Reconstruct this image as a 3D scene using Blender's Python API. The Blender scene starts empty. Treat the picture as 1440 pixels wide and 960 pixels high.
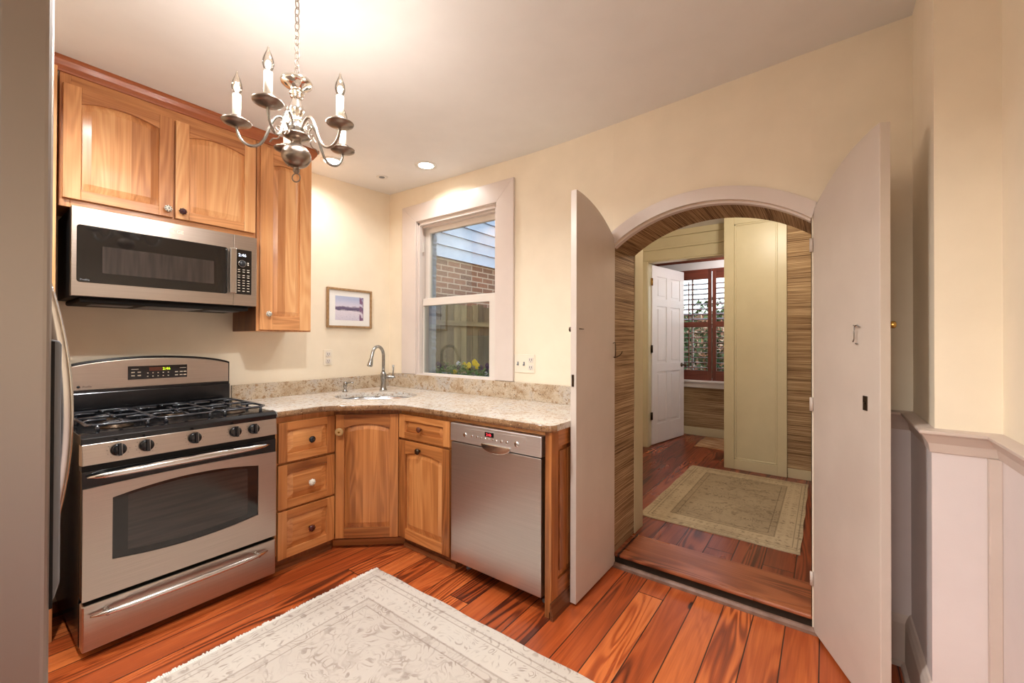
import bpy, math, random
from mathutils import Vector, Matrix
random.seed(7)
S = bpy.context.scene
COL = S.collection
PI = math.pi

# ------------------------------------------------------------------ materials
def lin(c):
    o = []
    for v in c:
        v = v / 255.0
        o.append(v / 12.92 if v <= .04045 else ((v + .055) / 1.055) ** 2.4)
    return (o[0], o[1], o[2], 1.0)

class NT:
    def __init__(s, name):
        s.m = bpy.data.materials.new(name); s.m.use_nodes = True
        s.t = s.m.node_tree; s.n = s.t.nodes; s.l = s.t.links
        s.b = s.n['Principled BSDF']; s.out = s.n['Material Output']
    def node(s, t, **k):
        n = s.n.new(t)
        for a, v in k.items():
            if a in ('operation', 'blend_type', 'data_type', 'noise_dimensions', 'feature', 'wave_type', 'bands_direction',
                     'attribute_name', 'interpolation', 'clamp', 'distance', 'use_clamp'):
                setattr(n, a, v)
        return n
    def set(s, sock, v):
        if hasattr(v, 'is_output') or isinstance(v, bpy.types.NodeSocket): s.l.new(v, sock)
        else: sock.default_value = v
    def math(s, op, a, b=0.0, c=None, clamp=False):
        n = s.n.new('ShaderNodeMath'); n.operation = op; n.use_clamp = clamp
        s.set(n.inputs[0], a); s.set(n.inputs[1], b)
        if c is not None: s.set(n.inputs[2], c)
        return n.outputs[0]
    def attr(s, name, fac=False):
        n = s.n.new('ShaderNodeAttribute'); n.attribute_name = name
        return n.outputs['Fac'] if fac else n.outputs['Vector']
    def map(s, v, scale=(1, 1, 1), loc=(0, 0, 0)):
        n = s.n.new('ShaderNodeMapping'); s.l.new(v, n.inputs['Vector'])
        n.inputs['Scale'].default_value = scale; n.inputs['Location'].default_value = loc
        return n.outputs[0]
    def noise(s, v, scale=5, detail=3, rough=.5, dist=0):
        n = s.n.new('ShaderNodeTexNoise'); s.l.new(v, n.inputs['Vector'])
        n.inputs['Scale'].default_value = scale; n.inputs['Detail'].default_value = detail
        n.inputs['Roughness'].default_value = rough; n.inputs['Distortion'].default_value = dist
        return n.outputs['Fac']
    def wave(s, v, scale=5, dist=2, detail=2, dscale=1, dirn='Y'):
        n = s.n.new('ShaderNodeTexWave'); n.bands_direction = dirn; s.l.new(v, n.inputs['Vector'])
        n.inputs['Scale'].default_value = scale; n.inputs['Distortion'].default_value = dist
        n.inputs['Detail'].default_value = detail; n.inputs['Detail Scale'].default_value = dscale
        return n.outputs['Fac']
    def voro(s, v, scale=20, out='Distance', feature='F1'):
        n = s.n.new('ShaderNodeTexVoronoi'); n.feature = feature; s.l.new(v, n.inputs['Vector'])
        n.inputs['Scale'].default_value = scale
        return n.outputs[out]
    def ramp(s, f, stops):
        n = s.n.new('ShaderNodeValToRGB'); s.l.new(f, n.inputs['Fac'])
        e = n.color_ramp.elements
        while len(e) < len(stops): e.new(.5)
        for i, (p, c) in enumerate(stops):
            e[i].position = p; e[i].color = lin(c) if len(c) == 3 and max(c) > 1.01 or len(c) == 3 else c
        return n.outputs['Color']
    def rampf(s, f, a, b):
        n = s.n.new('ShaderNodeMapRange'); s.l.new(f, n.inputs[0]); n.interpolation_type = 'SMOOTHSTEP'
        n.inputs[1].default_value = a; n.inputs[2].default_value = b
        return n.outputs[0]
    def mix(s, f, a, b, mode='MIX'):
        n = s.n.new('ShaderNodeMix'); n.data_type = 'RGBA'; n.blend_type = mode
        s.set(n.inputs[0], f); s.set(n.inputs[6], a); s.set(n.inputs[7], b)
        return n.outputs[2]
    def sep(s, v):
        n = s.n.new('ShaderNodeSeparateXYZ'); s.l.new(v, n.inputs[0]); return n.outputs
    def comb(s, x, y, z):
        n = s.n.new('ShaderNodeCombineXYZ')
        for i, q in enumerate((x, y, z)): s.set(n.inputs[i], q)
        return n.outputs[0]
    def white(s, v, d='3D'):
        n = s.n.new('ShaderNodeTexWhiteNoise'); n.noise_dimensions = d
        s.l.new(v, n.inputs['Vector'] if d == '3D' else n.inputs['W'])
        return n.outputs['Value']
    def bump(s, h, strength=.2, dist=.002):
        n = s.n.new('ShaderNodeBump'); s.l.new(h, n.inputs['Height'])
        n.inputs['Strength'].default_value = strength; n.inputs['Distance'].default_value = dist
        s.l.new(n.outputs[0], s.b.inputs['Normal'])
    def fin(s, col=None, rough=.5, metal=0, spec=None, coat=0):
        if col is not None: s.set(s.b.inputs['Base Color'], col)
        s.set(s.b.inputs['Roughness'], rough); s.b.inputs['Metallic'].default_value = metal
        if spec is not None: s.b.inputs['Specular IOR Level'].default_value = spec
        if coat: s.b.inputs['Coat Weight'].default_value = coat; s.b.inputs['Coat Roughness'].default_value = .15
        return s.m

M = {}
def paint(name, c, rough=.55, var=4, bump=.06, spec=.3, sc=6):
    t = NT(name); g = t.attr('gv'); n = t.noise(g, sc, 4)
    c2 = tuple(max(0, v - var) for v in c); c1 = tuple(min(255, v + var) for v in c)
    col = t.ramp(n, [(.3, c2), (.7, c1)])
    t.bump(t.noise(g, 60, 3), bump, .003)
    M[name] = t.fin(col, rough, spec=spec); return M[name]
paint('wall_cream', (241, 227, 204), .6, 3, .08)
paint('ceiling_white', (232, 229, 226), .7, 2, .05)
paint('trim_paint', (221, 207, 198), .35, 3, .05, .5)
paint('leaf_paint', (210, 196, 184), .28, 3, .06, .5)
paint('wainscot', (222, 209, 205), .5, 3, .1, .4)
paint('rail_paint', (206, 188, 176), .45, 4, .08, .4)
paint('olive_paint', (200, 188, 154), .4, 3, .05, .4)
paint('cab_hall', (200, 188, 154), .35, 3, .05, .5)
paint('white_door', (226, 220, 218), .3, 2, .04, .5)
paint('plate_white', (238, 226, 206), .4, 1, 0)
paint('frame_white', (225, 215, 205), .4, 2, .03)
paint('ext_blue', (158, 170, 186), .7, 8, .1, sc=3)
paint('black_enamel', (20, 20, 22), .18, 1, 0, .5)
paint('black_matte', (14, 13, 13), .6, 2, 0, .3)
paint('cast_iron', (44, 46, 52), .24, 6, .15, .8, 40)
paint('dark_plastic', (30, 33, 38), .35, 2, 0, .5)
paint('grey_plastic', (120, 122, 126), .4, 4, 0, .5)
paint('mat_board', (236, 234, 230), .8, 1, 0)
paint('knob_black', (14, 16, 26), .12, 2, 0, .6)
paint('knob_red', (74, 24, 18), .15, 10, 0, .6)
paint('knob_brown', (92, 46, 30), .2, 12, 0, .6)
paint('knob_tan', (176, 140, 92), .35, 10, .1, .5)
paint('knob_cream', (214, 205, 190), .3, 14, 0, .5)
paint('knob_blue', (34, 50, 74), .15, 14, 0, .7)
paint('fringe', (232, 226, 216), .95, 6, .3)
paint('leaf_green', (72, 118, 40), .6, 24, .2, sc=30)
paint('leaf_dark', (58, 84, 50), .7, 26, .2, sc=12)
paint('petal_yellow', (246, 208, 30), .6, 12, 0)
paint('petal_purple', (66, 34, 84), .6, 16, 0)
paint('petal_white', (226, 222, 236), .6, 8, 0)
paint('soil', (60, 44, 32), .9, 8, .3)
paint('baffle', (226, 222, 216), .4, 1, 0)
paint('strip_grey', (134, 104, 88), .45, 14, .2, sc=18)
paint('gold_frame', (158, 124, 84), .35, 14, .1, .6, 40)
paint('hall_ceiling_paint', (226, 224, 224), .7, 2, .03)
paint('stucco', (206, 200, 190), .8, 8, .2)
paint('candle', (240, 234, 220), .4, 2, 0)
paint('rust_wood', (112, 58, 42), .5, 12, .1)

def metal(name, c, rough=.25, brush=None, var=.0):
    t = NT(name)
    if brush:
        g = t.map(t.attr('gv'), brush)
        n = t.noise(g, 1, 3, .6)
        r = t.math('MULTIPLY_ADD', n, .08, rough - .04)
        t.bump(n, .02, .001)
        col = t.ramp(n, [(.3, tuple(v - 8 for v in c)), (.7, tuple(min(255, v + 6) for v in c))])
        t.fin(col, r, 1.0)
    else:
        t.fin(lin(c), rough, 1.0)
    M[name] = t.m
metal('steel', (184, 172, 162), .31, (3, 500, 500))
metal('steel_v', (196, 190, 186), .36, (3, 420, 420))
metal('steel_light', (226, 224, 224), .42, (3, 500, 500))
metal('fridge_steel', (166, 158, 152), .42)
metal('chrome', (214, 210, 204), .12)
metal('handle_steel', (212, 208, 204), .2)
metal('nickel', (168, 166, 162), .25)
metal('pewter', (150, 136, 124), .3, (30, 30, 30))
metal('silver', (232, 226, 216), .12)
metal('iron_dark', (80, 66, 54), .4)
metal('brass', (190, 150, 80), .25)
metal('sink_steel', (205, 206, 208), .22)

def wood(name, dark, mid, light, rough=.38, tonev=.5, ring=9., coat=.15):
    t = NT(name); gv = t.attr('gv'); tone = t.attr('tone', True)
    g = t.map(gv, (1.0, ring, ring))
    d = t.noise(g, .8, 2, .5)
    cath = t.noise(t.map(gv, (.75, 8, 8)), 1.0, 1, .4, .8)
    rings = t.math('SINE', t.math('MULTIPLY', cath, 60.0))
    rings = t.math('MULTIPLY_ADD', rings, .5, .5)
    fine = t.noise(t.map(gv, (3, 190, 190)), 1, 3, .6)
    f = t.math('MULTIPLY_ADD', rings, .15, t.math('MULTIPLY', d, .62))
    f = t.math('MULTIPLY_ADD', fine, .35, f)
    f = t.math('MULTIPLY_ADD', t.math('SUBTRACT', tone, .5), tonev, f)
    col = t.ramp(f, [(.22, light), (.52, mid), (.95, dark)])
    t.bump(fine, .08, .0008)
    M[name] = t.fin(col, rough, spec=.5, coat=coat)
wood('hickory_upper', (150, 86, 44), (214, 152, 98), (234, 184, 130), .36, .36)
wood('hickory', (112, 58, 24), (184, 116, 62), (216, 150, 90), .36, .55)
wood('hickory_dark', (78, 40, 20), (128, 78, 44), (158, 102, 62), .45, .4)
wood('crown_wood', (112, 54, 28), (156, 84, 46), (176, 102, 60), .35, .3, 12)
wood('fence_wood', (56, 48, 32), (98, 86, 60), (128, 114, 80), .9, .6, coat=0)
wood('shutter_wood', (70, 30, 22), (110, 52, 38), (136, 68, 50), .4, .2)

def floor_mat(name, dark, mid, light, wid=.128, bright=1.0, axis=1):
    t = NT(name); gv = t.attr('gv'); x, y, z = t.sep(gv)
    a, b = (x, y) if axis == 1 else (y, x)
    ix = t.math('FLOOR', t.math('DIVIDE', a, wid))
    fx = t.math('FRACT', t.math('DIVIDE', a, wid))
    r1 = t.white(ix, '1D')
    yy = t.math('DIVIDE', t.math('ADD', b, t.math("MULTIPLY", r1, 7.0)), 3.1)
    iy = t.math('FLOOR', yy); fy = t.math('FRACT', yy)
    r2 = t.white(t.comb(ix, iy, 3.3), '3D')
    off = t.math('MULTIPLY', r2, 37.0)
    pv = t.comb(t.math('ADD', a, off), t.math('ADD', b, off), off)
    cath = t.noise(t.map(pv, (7.0, .62, 1)), 1.0, 1.5, .45, .9)
    rings = t.math('SINE', t.math('MULTIPLY', cath, 78.0))
    rings = t.math('POWER', t.math('MULTIPLY_ADD', rings, .5, .5), 1.5)
    fine = t.noise(t.map(pv, (170, 4, 1)), 1, 3, .6)
    blot = t.noise(t.map(pv, (6, 1.2, 1)), 1, 2)
    mk = t.rampf(t.noise(t.map(pv, (3.0, .5, 1)), 1, 1), .42, .62)
    f = t.math('MULTIPLY', rings, t.math('MULTIPLY_ADD', mk, .45, .10))
    f = t.math('MULTIPLY_ADD', fine, .36, f)
    f = t.math('MULTIPLY_ADD', t.math('SUBTRACT', r2, .5), .34, f)
    f = t.math('MULTIPLY_ADD', t.math('SUBTRACT', blot, .5), .55, f)
    f = t.math('ADD', f, .12)
    col = t.ramp(f, [(.1, light), (.42, mid), (.9, dark)])
    # knots
    kv = t.voro(t.map(pv, (5.2, 1.5, 1)), 1.0, 'Distance')
    kn = t.rampf(kv, .035, .075)
    col = t.mix(kn, lin((50, 22, 12)), col)
    ex = t.math('MINIMUM', fx, t.math('SUBTRACT', 1.0, fx))
    ey = t.math('MULTIPLY', t.math('MINIMUM', fy, t.math('SUBTRACT', 1.0, fy)), 3.1 / wid)
    e = t.rampf(t.math('MINIMUM', ex, ey), .008, .03)
    col = t.mix(e, lin((48, 20, 12)), col)
    t.bump(t.math('MULTIPLY_ADD', e, 1.0, t.math('MULTIPLY', fine, .15)), .3, .002)
    rg = t.math('MULTIPLY_ADD', blot, .2, .2)
    M[name] = t.fin(col, rg, spec=.45)
floor_mat('pine_floor', (80, 32, 16), (168, 76, 34), (210, 114, 58))
floor_mat('hall_floor_shaded', (64, 28, 18), (128, 58, 34), (164, 84, 50), .15)  # hall boards coloured darker to carry the dimmer light there
floor_mat('threshold_wood', (52, 28, 18), (134, 70, 42), (168, 96, 60), .36, axis=0)

def granite(name, pal):
    t = NT(name); g = t.attr('gv')
    big = t.noise(g, 5, 4, .6, .6); mid_ = t.noise(g, 34, 4, .7); sp = t.noise(g, 120, 3, .7)
    base = t.ramp(big, [(.32, pal[0]), (.5, pal[1]), (.68, pal[2])])
    c = t.mix(t.rampf(mid_, .52, .64), base, lin(pal[3]))
    c = t.mix(t.rampf(t.noise(g, 46, 3, .7), .60, .68), c, lin(pal[4]))
    c = t.mix(t.rampf(sp, .60, .68), c, lin(pal[5]))
    c = t.mix(t.rampf(t.noise(g, 90, 3, .6), .6, .7), c, lin(pal[6]))
    M[name] = t.fin(c, .16, spec=.5)
granite('granite', [(202, 186, 168), (222, 212, 200), (210, 206, 202), (184, 160, 136), (146, 116, 88), (92, 76, 66), (238, 232, 222)])  # worktop palette paled, window reflection put into the base colour
granite('granite_splash', [(176, 150, 120), (200, 182, 158), (188, 178, 168), (158, 126, 92), (128, 94, 62), (70, 54, 46), (226, 212, 190)])
granite('granite_edge', [(122, 86, 58), (150, 112, 78), (140, 112, 86), (112, 76, 48), (84, 54, 36), (48, 34, 28), (190, 160, 124)])

def grasscloth(name, dark, mid, light):
    t = NT(name); g = t.attr('gv')
    a = t.noise(t.map(g, (1.2, 150, 1)), 1, 2, .6, .3); b = t.noise(t.map(g, (4, 420, 1)), 1, 2, .6)
    big = t.noise(t.map(g, (.8, 9, 1)), 1, 2)
    f = t.math('MULTIPLY_ADD', b, .45, t.math('MULTIPLY', a, .62))
    f = t.math('MULTIPLY_ADD', t.math('SUBTRACT', big, .5), .25, f)
    col = t.ramp(f, [(.38, dark), (.52, mid), (.68, light)])
    t.bump(f, .6, .004)
    M[name] = t.fin(col, .75, spec=.2)
grasscloth('grasscloth', (72, 50, 34), (146, 116, 84), (202, 174, 136))

def rug(name, pale, mid, dark, w, h, inset):
    """gv runs 0..w, 0..h over the rug; woven border, vine field and medallion motifs."""
    t = NT(name); g = t.attr('gv'); x, y, z = t.sep(g)
    dx = t.math('MINIMUM', x, t.math('SUBTRACT', w, x)); dy = t.math('MINIMUM', y, t.math('SUBTRACT', h, y))
    d = t.math('MINIMUM', dx, dy)
    def line(p, wd):
        return t.math('SUBTRACT', 1.0, t.rampf(t.math('ABSOLUTE', t.math('SUBTRACT', d, p)), wd * .4, wd))
    ln = t.math('MAXIMUM', line(inset, .006), t.math('MAXIMUM', line(inset * .26, .005), t.math('MAXIMUM', line(inset * .4, .004), line(inset * 1.22, .004))))
    infield = t.rampf(d, inset * 1.0, inset * 1.02)
    # motifs: rosettes in the border and larger palmettes in the field
    def rosette(sc, thr):
        v = t.noise(t.map(g, (1, 1, 1)), sc, 1.5, .4, 1.6)
        s1 = t.math('SINE', t.math('MULTIPLY', v, 46.0))
        return t.rampf(s1, thr, thr + .5)
    bpx = t.math('SINE', t.math('MULTIPLY', x, 62.0)); bpy_ = t.math('SINE', t.math('MULTIPLY', y, 62.0))
    grid = t.rampf(t.math('ABSOLUTE', t.math('MULTIPLY', bpx, bpy_)), .1, .8)
    fld = t.math('MULTIPLY', rosette(8.5, .1), t.rampf(t.noise(g, 17, 2), .35, .6))
    vine = t.math('SUBTRACT', 1.0, t.rampf(t.math('ABSOLUTE', t.math('SUBTRACT', t.noise(g, 8, 1, .4, 1.0), .5)), .0, .03))
    brd = t.math('MULTIPLY', rosette(9.0, .1), grid)
    mot = t.math('ADD', t.math('MULTIPLY', infield, t.math('MAXIMUM', fld, t.math('MULTIPLY', vine, .6))), t.math('MULTIPLY', t.math('SUBTRACT', 1.0, infield), brd), clamp=True)
    wear = t.rampf(t.noise(t.map(g, (1, 2.4, 1)), 5, 4, .65), .36, .62)
    mot = t.math('MULTIPLY', mot, t.math('MULTIPLY_ADD', wear, .7, .2))
    c = t.mix(infield, lin(pale), t.mix(.42, lin(pale), lin(mid)))
    c = t.mix(t.math('MULTIPLY', t.rampf(t.noise(g, 3, 3), .4, .7), .35), c, lin(mid))
    c = t.mix(t.math('MULTIPLY', mot, .66), c, lin(dark))
    c = t.mix(t.math('MULTIPLY', ln, .5), c, lin(dark))
    wv = t.noise(t.map(g, (60, 420, 1)), 1, 2, .6)
    c = t.mix(t.math('MULTIPLY', t.rampf(wv, .45, .75), .25), c, lin(pale))
    t.bump(wv, .4, .003)
    M[name] = t.fin(c, .95, spec=.1)
rug('rug_pale', (204, 193, 181), (186, 172, 160), (128, 108, 96), 1.92, 1.30, .2)
rug('rug_olive', (188, 168, 138), (128, 110, 88), (84, 70, 54), .98, 1.5, .17)

t = NT('rag_mat'); g = t.attr('gv')
M['rag_mat'] = t.fin(t.ramp(t.noise(t.map(g, (4, 60, 1)), 1, 3), [(.35, (120, 70, 44)), (.5, (176, 134, 92)), (.68, (206, 184, 150))]), .95, spec=.1)

t = NT('brick'); g = t.attr('gv')
n = t.n.new('ShaderNodeTexBrick'); t.l.new(g, n.inputs['Vector']); n.inputs['Scale'].default_value = 1
n.inputs['Brick Width'].default_value = .30; n.inputs['Row Height'].default_value = .095; n.inputs['Mortar Size'].default_value = .011
n.inputs['Color1'].default_value = lin((138, 88, 66)); n.inputs['Color2'].default_value = lin((92, 62, 50)); n.inputs['Mortar'].default_value = lin((176, 158, 138))
M['brick'] = t.fin(t.mix(t.math('MULTIPLY', t.noise(g, 9, 4), .5), n.outputs['Color'], lin((92, 68, 54))), .9)

def emit(name, c, s):
    t = NT(name); t.b.inputs['Base Color'].default_value = (0, 0, 0, 1)
    t.b.inputs['Emission Color'].default_value = lin(c); t.b.inputs['Emission Strength'].default_value = s
    M[name] = t.m
emit('filament', (250, 243, 240), 720)
emit('lens_glow', (255, 246, 232), 14)
emit('digit_green', (190, 235, 40), 1.6)
emit('digit_white', (225, 235, 255), 1.6)
emit('digit_red', (235, 50, 60), 1.6)
emit('hall_glow', (255, 236, 200), 6)

def thin_glass(name, tint=(255, 255, 255), gloss=.10, rough=.02):
    t = NT(name); t.n.remove(t.b)
    tr = t.n.new('ShaderNodeBsdfTransparent'); tr.inputs[0].default_value = lin(tint)
    gl = t.n.new('ShaderNodeBsdfGlossy'); gl.inputs['Roughness'].default_value = rough
    lw = t.n.new('ShaderNodeLayerWeight'); lw.inputs['Blend'].default_value = .25
    f = t.math('MULTIPLY_ADD', lw.outputs['Fresnel'], .8, gloss * .4, clamp=True)
    mx = t.n.new('ShaderNodeMixShader'); t.l.new(f, mx.inputs[0]); t.l.new(tr.outputs[0], mx.inputs[1]); t.l.new(gl.outputs[0], mx.inputs[2])
    t.l.new(mx.outputs[0], t.out.inputs['Surface']); M[name] = t.m
thin_glass('pane_glass', (244, 248, 248), .08)
thin_glass('bulb_glass', (255, 252, 246), .25)
t = NT('black_glass'); M['black_glass'] = t.fin(lin((26, 23, 22)), .06, spec=.6)
t = NT('window_glass_dark'); g = t.attr('gv')
M['window_glass_dark'] = t.fin(t.ramp(t.noise(t.map(g, (4, 60, 60)), 1, 3), [(.3, (44, 38, 36)), (.7, (62, 54, 50))]), .12, spec=.6)
t = NT('print_art'); g = t.attr('gv'); x, y, z = t.sep(g)   # gv: x across 0..1, y up 0..1
nz = t.noise(t.map(g, (6, 14, 1)), 1, 4, .6, .5)
yy = t.math('ADD', y, t.math('MULTIPLY', t.math('SUBTRACT', nz, .5), .16))
sky = t.ramp(yy, [(.0, (206, 200, 216)), (.38, (222, 214, 224)), (.44, (96, 84, 112)), (.54, (110, 96, 124)), (.60, (214, 208, 224)), (.9, (176, 184, 212))])
sky.node.color_ramp.interpolation = 'LINEAR'
sky = t.mix(t.math('MULTIPLY', t.rampf(t.noise(t.map(g, (14, 40, 1)), 1, 3, .7), .55, .7), t.math('SUBTRACT', .8, y), clamp=True), sky, lin((120, 104, 132)))
mast = t.math('MULTIPLY', t.rampf(x, .84, .87), t.rampf(t.noise(t.map(g, (8, 5, 1)), 1, 2), .35, .5))
M['print_art'] = t.fin(t.mix(mast, sky, lin((126, 92, 124))), .4)

# ------------------------------------------------------------------ mesh builder
ORG = {}
class MB:
    def __init__(s): s.v = []; s.f = []; s.g = []; s.t = []; s.T = Matrix.Identity(4); s.sm = []
    def add(s, vs, fs, gs=None, tone=None, smooth=False, grain='z'):
        b = len(s.v); tone = random.random() if tone is None else tone
        off = Vector((random.random() * 9, random.random() * 9, random.random() * 9)) if gs is None else None
        for i, p in enumerate(vs):
            p = Vector(p)
            if gs is None:
                q = {'x': (p.x, p.y, p.z), 'y': (p.y, p.z, p.x), 'z': (p.z, p.x, p.y)}[grain]
                s.g.append(Vector(q) + (off if s.rnd else Vector((0, 0, 0))))
            else: s.g.append(Vector(gs[i]))
            s.v.append(s.T @ p); s.t.append(tone)
        for f in fs: s.f.append([b + i for i in f]); s.sm.append(smooth)
        return s
    rnd = True
    def box(s, x0, x1, y0, y1, z0, z1, grain='z', tone=None):
        if x0 > x1: x0, x1 = x1, x0
        if y0 > y1: y0, y1 = y1, y0
        if z0 > z1: z0, z1 = z1, z0
        vs = [(x0, y0, z0), (x1, y0, z0), (x1, y1, z0), (x0, y1, z0), (x0, y0, z1), (x1, y0, z1), (x1, y1, z1), (x0, y1, z1)]
        return s.add(vs, [(3, 2, 1, 0), (4, 5, 6, 7), (0, 1, 5, 4), (1, 2, 6, 5), (2, 3, 7, 6), (3, 0, 4, 7)], tone=tone, grain=grain)
    def prism(s, pts, a0, a1, axis='z', grain='z', tone=None, smooth=False):
        """pts: CCW polygon in the two other axes: axis z -> (x,y); axis y -> (x,z); axis x -> (y,z)"""
        def P(p, a):
            return {'z': (p[0], p[1], a), 'y': (p[0], a, p[1]), 'x': (a, p[0], p[1])}[axis]
        n = len(pts); vs = [P(p, a0) for p in pts] + [P(p, a1) for p in pts]
        fs = [tuple(range(n))[::-1], tuple(range(n, 2 * n))] + [(i, (i + 1) % n, n + (i + 1) % n, n + i) for i in range(n)]
        if axis == 'y': fs = [f[::-1] for f in fs]
        return s.add(vs, fs, tone=tone, grain=grain)
    def strip(s, lower, upper, y0, y1, axis='y', grain='x', tone=None):
        """solid between two matching 2D polylines (u, v) extruded along axis - safe for concave outlines"""
        def P(p, a): return {'y': (p[0], a, p[1]), 'x': (a, p[0], p[1]), 'z': (p[0], p[1], a)}[axis]
        n = len(lower); vs = []
        for a in (y0, y1):
            vs += [P(p, a) for p in lower] + [P(p, a) for p in upper]
        fs = []
        for i in range(n - 1):
            fs += [(i, i + 1, n + i + 1, n + i), (2 * n + i, 3 * n + i, 3 * n + i + 1, 2 * n + i + 1),
                   (i, 2 * n + i, 2 * n + i + 1, i + 1), (n + i, n + i + 1, 3 * n + i + 1, 3 * n + i)]
        fs += [(0, n, 3 * n, 2 * n), (n - 1, 3 * n - 1, 4 * n - 1, 2 * n - 1)]
        return s.add(vs, fs, tone=tone, grain=grain)
    def lathe(s, prof, c=(0, 0, 0), seg=24, mat=None, tone=None, smooth=True):
        """prof [(r, h)] around local z; mat maps to place"""
        Mx = (Matrix.Translation(c) @ (mat or Matrix.Identity(4)))
        vs = []; fs = []
        for r, h in prof:
            for k in range(seg):
                a = 2 * PI * k / seg; vs.append(Mx @ Vector((r * math.cos(a), r * math.sin(a), h)))
        for i in range(len(prof) - 1):
            for k in range(seg):
                k2 = (k + 1) % seg; fs.append((i * seg + k, i * seg + k2, (i + 1) * seg + k2, (i + 1) * seg + k))
        if prof[0][0] > 1e-6: fs.append(tuple(range(seg))[::-1])
        if prof[-1][0] > 1e-6: fs.append(tuple(range((len(prof) - 1) * seg, len(prof) * seg)))
        return s.add(vs, fs, tone=tone, smooth=smooth)
    def tube(s, path, r, seg=10, tone=None, closed=False, flat=1.0):
        path = [Vector(p) for p in path]; n = len(path); vs = []; fs = []
        up = None
        for i, p in enumerate(path):
            if closed: d = path[(i + 1) % n] - path[i - 1]
            else: d = path[min(i + 1, n - 1)] - path[max(i - 1, 0)]
            d.normalize()
            if up is None:
                up = Vector((0, 0, 1)) if abs(d.z) < .9 else Vector((1, 0, 0))
            a = d.cross(up).normalized(); b = a.cross(d).normalized(); up = b
            rr = r[i] if isinstance(r, (list, tuple)) else r
            for k in range(seg):
                t_ = 2 * PI * k / seg; vs.append(p + a * rr * math.cos(t_) + b * rr * flat * math.sin(t_))
        for i in range(n if closed else n - 1):
            j = (i + 1) % n
            for k in range(seg):
                k2 = (k + 1) % seg; fs.append((i * seg + k, i * seg + k2, j * seg + k2, j * seg + k))
        if not closed:
            fs.append(tuple(range(seg))[::-1]); fs.append(tuple(range((n - 1) * seg, n * seg)))
        return s.add(vs, fs, tone=tone, smooth=True)
    def ball(s, c, r, sx=1, sy=1, sz=1, seg=16, rings=10, tone=None):
        prof = [(max(1e-7, math.sin(PI * i / rings)) * r if 0 < i < rings else 1e-7, -math.cos(PI * i / rings) * r) for i in range(rings + 1)]
        return s.lathe(prof, c, seg, Matrix.Diagonal((sx, sy, sz, 1)), tone)
    def build(s, name, mat, parent=None, bevel=0, seg=2, kind=None, loc=None, auto=True):
        me = bpy.data.meshes.new(name)
        o = bpy.data.objects.new(name, me)
        org = Vector(loc) if loc is not None else (ORG[parent.name] if parent is not None else Vector((0, 0, 0)))
        if parent is None and loc is None and s.v:
            xs = [v.x for v in s.v]; ys = [v.y for v in s.v]; zs = [v.z for v in s.v]
            org = Vector(((min(xs) + max(xs)) / 2, (min(ys) + max(ys)) / 2, min(zs)))
        me.from_pydata([tuple(v - org) for v in s.v], [], s.f)
        a = me.attributes.new('gv', 'FLOAT_VECTOR', 'POINT'); a.data.foreach_set('vector', [c for g in s.g for c in g])
        a = me.attributes.new('tone', 'FLOAT', 'POINT'); a.data.foreach_set('value', s.t)
        me.polygons.foreach_set('use_smooth', s.sm)
        me.materials.append(mat if not isinstance(mat, str) else M[mat]); me.update()
        COL.objects.link(o)
        if parent is not None: o.parent = parent
        else: o.location = org
        ORG[o.name] = org
        if bevel:
            b = o.modifiers.new('bevel', 'BEVEL'); b.width = bevel; b.segments = seg; b.limit_method = 'ANGLE'; b.angle_limit = math.radians(50)
            b.harden_normals = False
        if kind: o['kind'] = kind
        return o
def mb(rnd=True):
    m = MB(); m.rnd = rnd; return m
def thing(name, label, cat, loc=(0, 0, 0), group=None):
    o = bpy.data.objects.new(name, None); COL.objects.link(o); o.location = loc; o.empty_display_size = .05
    o['label'] = label; o['category'] = cat
    if group: o['group'] = group
    ORG[o.name] = Vector(loc); return o
def tag(o, label, cat, group=None):
    o['label'] = label; o['category'] = cat
    if group: o['group'] = group
    return o
def struct(o): o['kind'] = 'structure'; return o
def copy_thing(root, loc, label=None, group=None):
    r = root.copy(); COL.objects.link(r); r.location = loc
    if label: r['label'] = label
    if group: r['group'] = group
    for ch in list(root.children):
        c = ch.copy(); COL.objects.link(c); c.parent = r
        for g in list(ch.children):
            d = g.copy(); COL.objects.link(d); d.parent = c
    return r
def text(body, size, loc, rotm, mat, parent, name, ext=.0004, align='LEFT'):
    cu = bpy.data.curves.new(name, 'FONT'); cu.body = body; cu.size = size; cu.extrude = ext; cu.align_x = align
    cu.resolution_u = 3
    tmp = bpy.data.objects.new(name + '_src', cu); COL.objects.link(tmp)
    bpy.context.view_layer.update()
    me = bpy.data.meshes.new_from_object(tmp); bpy.data.objects.remove(tmp)
    me.transform(Matrix.Translation(Vector(loc) - ORG[parent.name]) @ rotm)
    me.materials.clear(); me.materials.append(M[mat])
    o = bpy.data.objects.new(name, me); COL.objects.link(o); o.parent = parent; ORG[o.name] = ORG[parent.name]
    return o
FX = Matrix(((0, 0, 1, 0), (1, 0, 0, 0), (0, 1, 0, 0), (0, 0, 0, 1)))        # text lying on a face that looks to +x, reading along +y
FY = Matrix(((1, 0, 0, 0), (0, 0, -1, 0), (0, 1, 0, 0), (0, 0, 0, 1)))       # face that looks to -y, reading along +x
TOX = Matrix(((0, 0, 1, 0), (1, 0, 0, 0), (0, 1, 0, 0), (0, 0, 0, 1)))       # lathe axis -> +x
TOY = Matrix(((1, 0, 0, 0), (0, 0, -1, 0), (0, 1, 0, 0), (0, 0, 0, 1)))      # lathe axis -> -y

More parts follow.
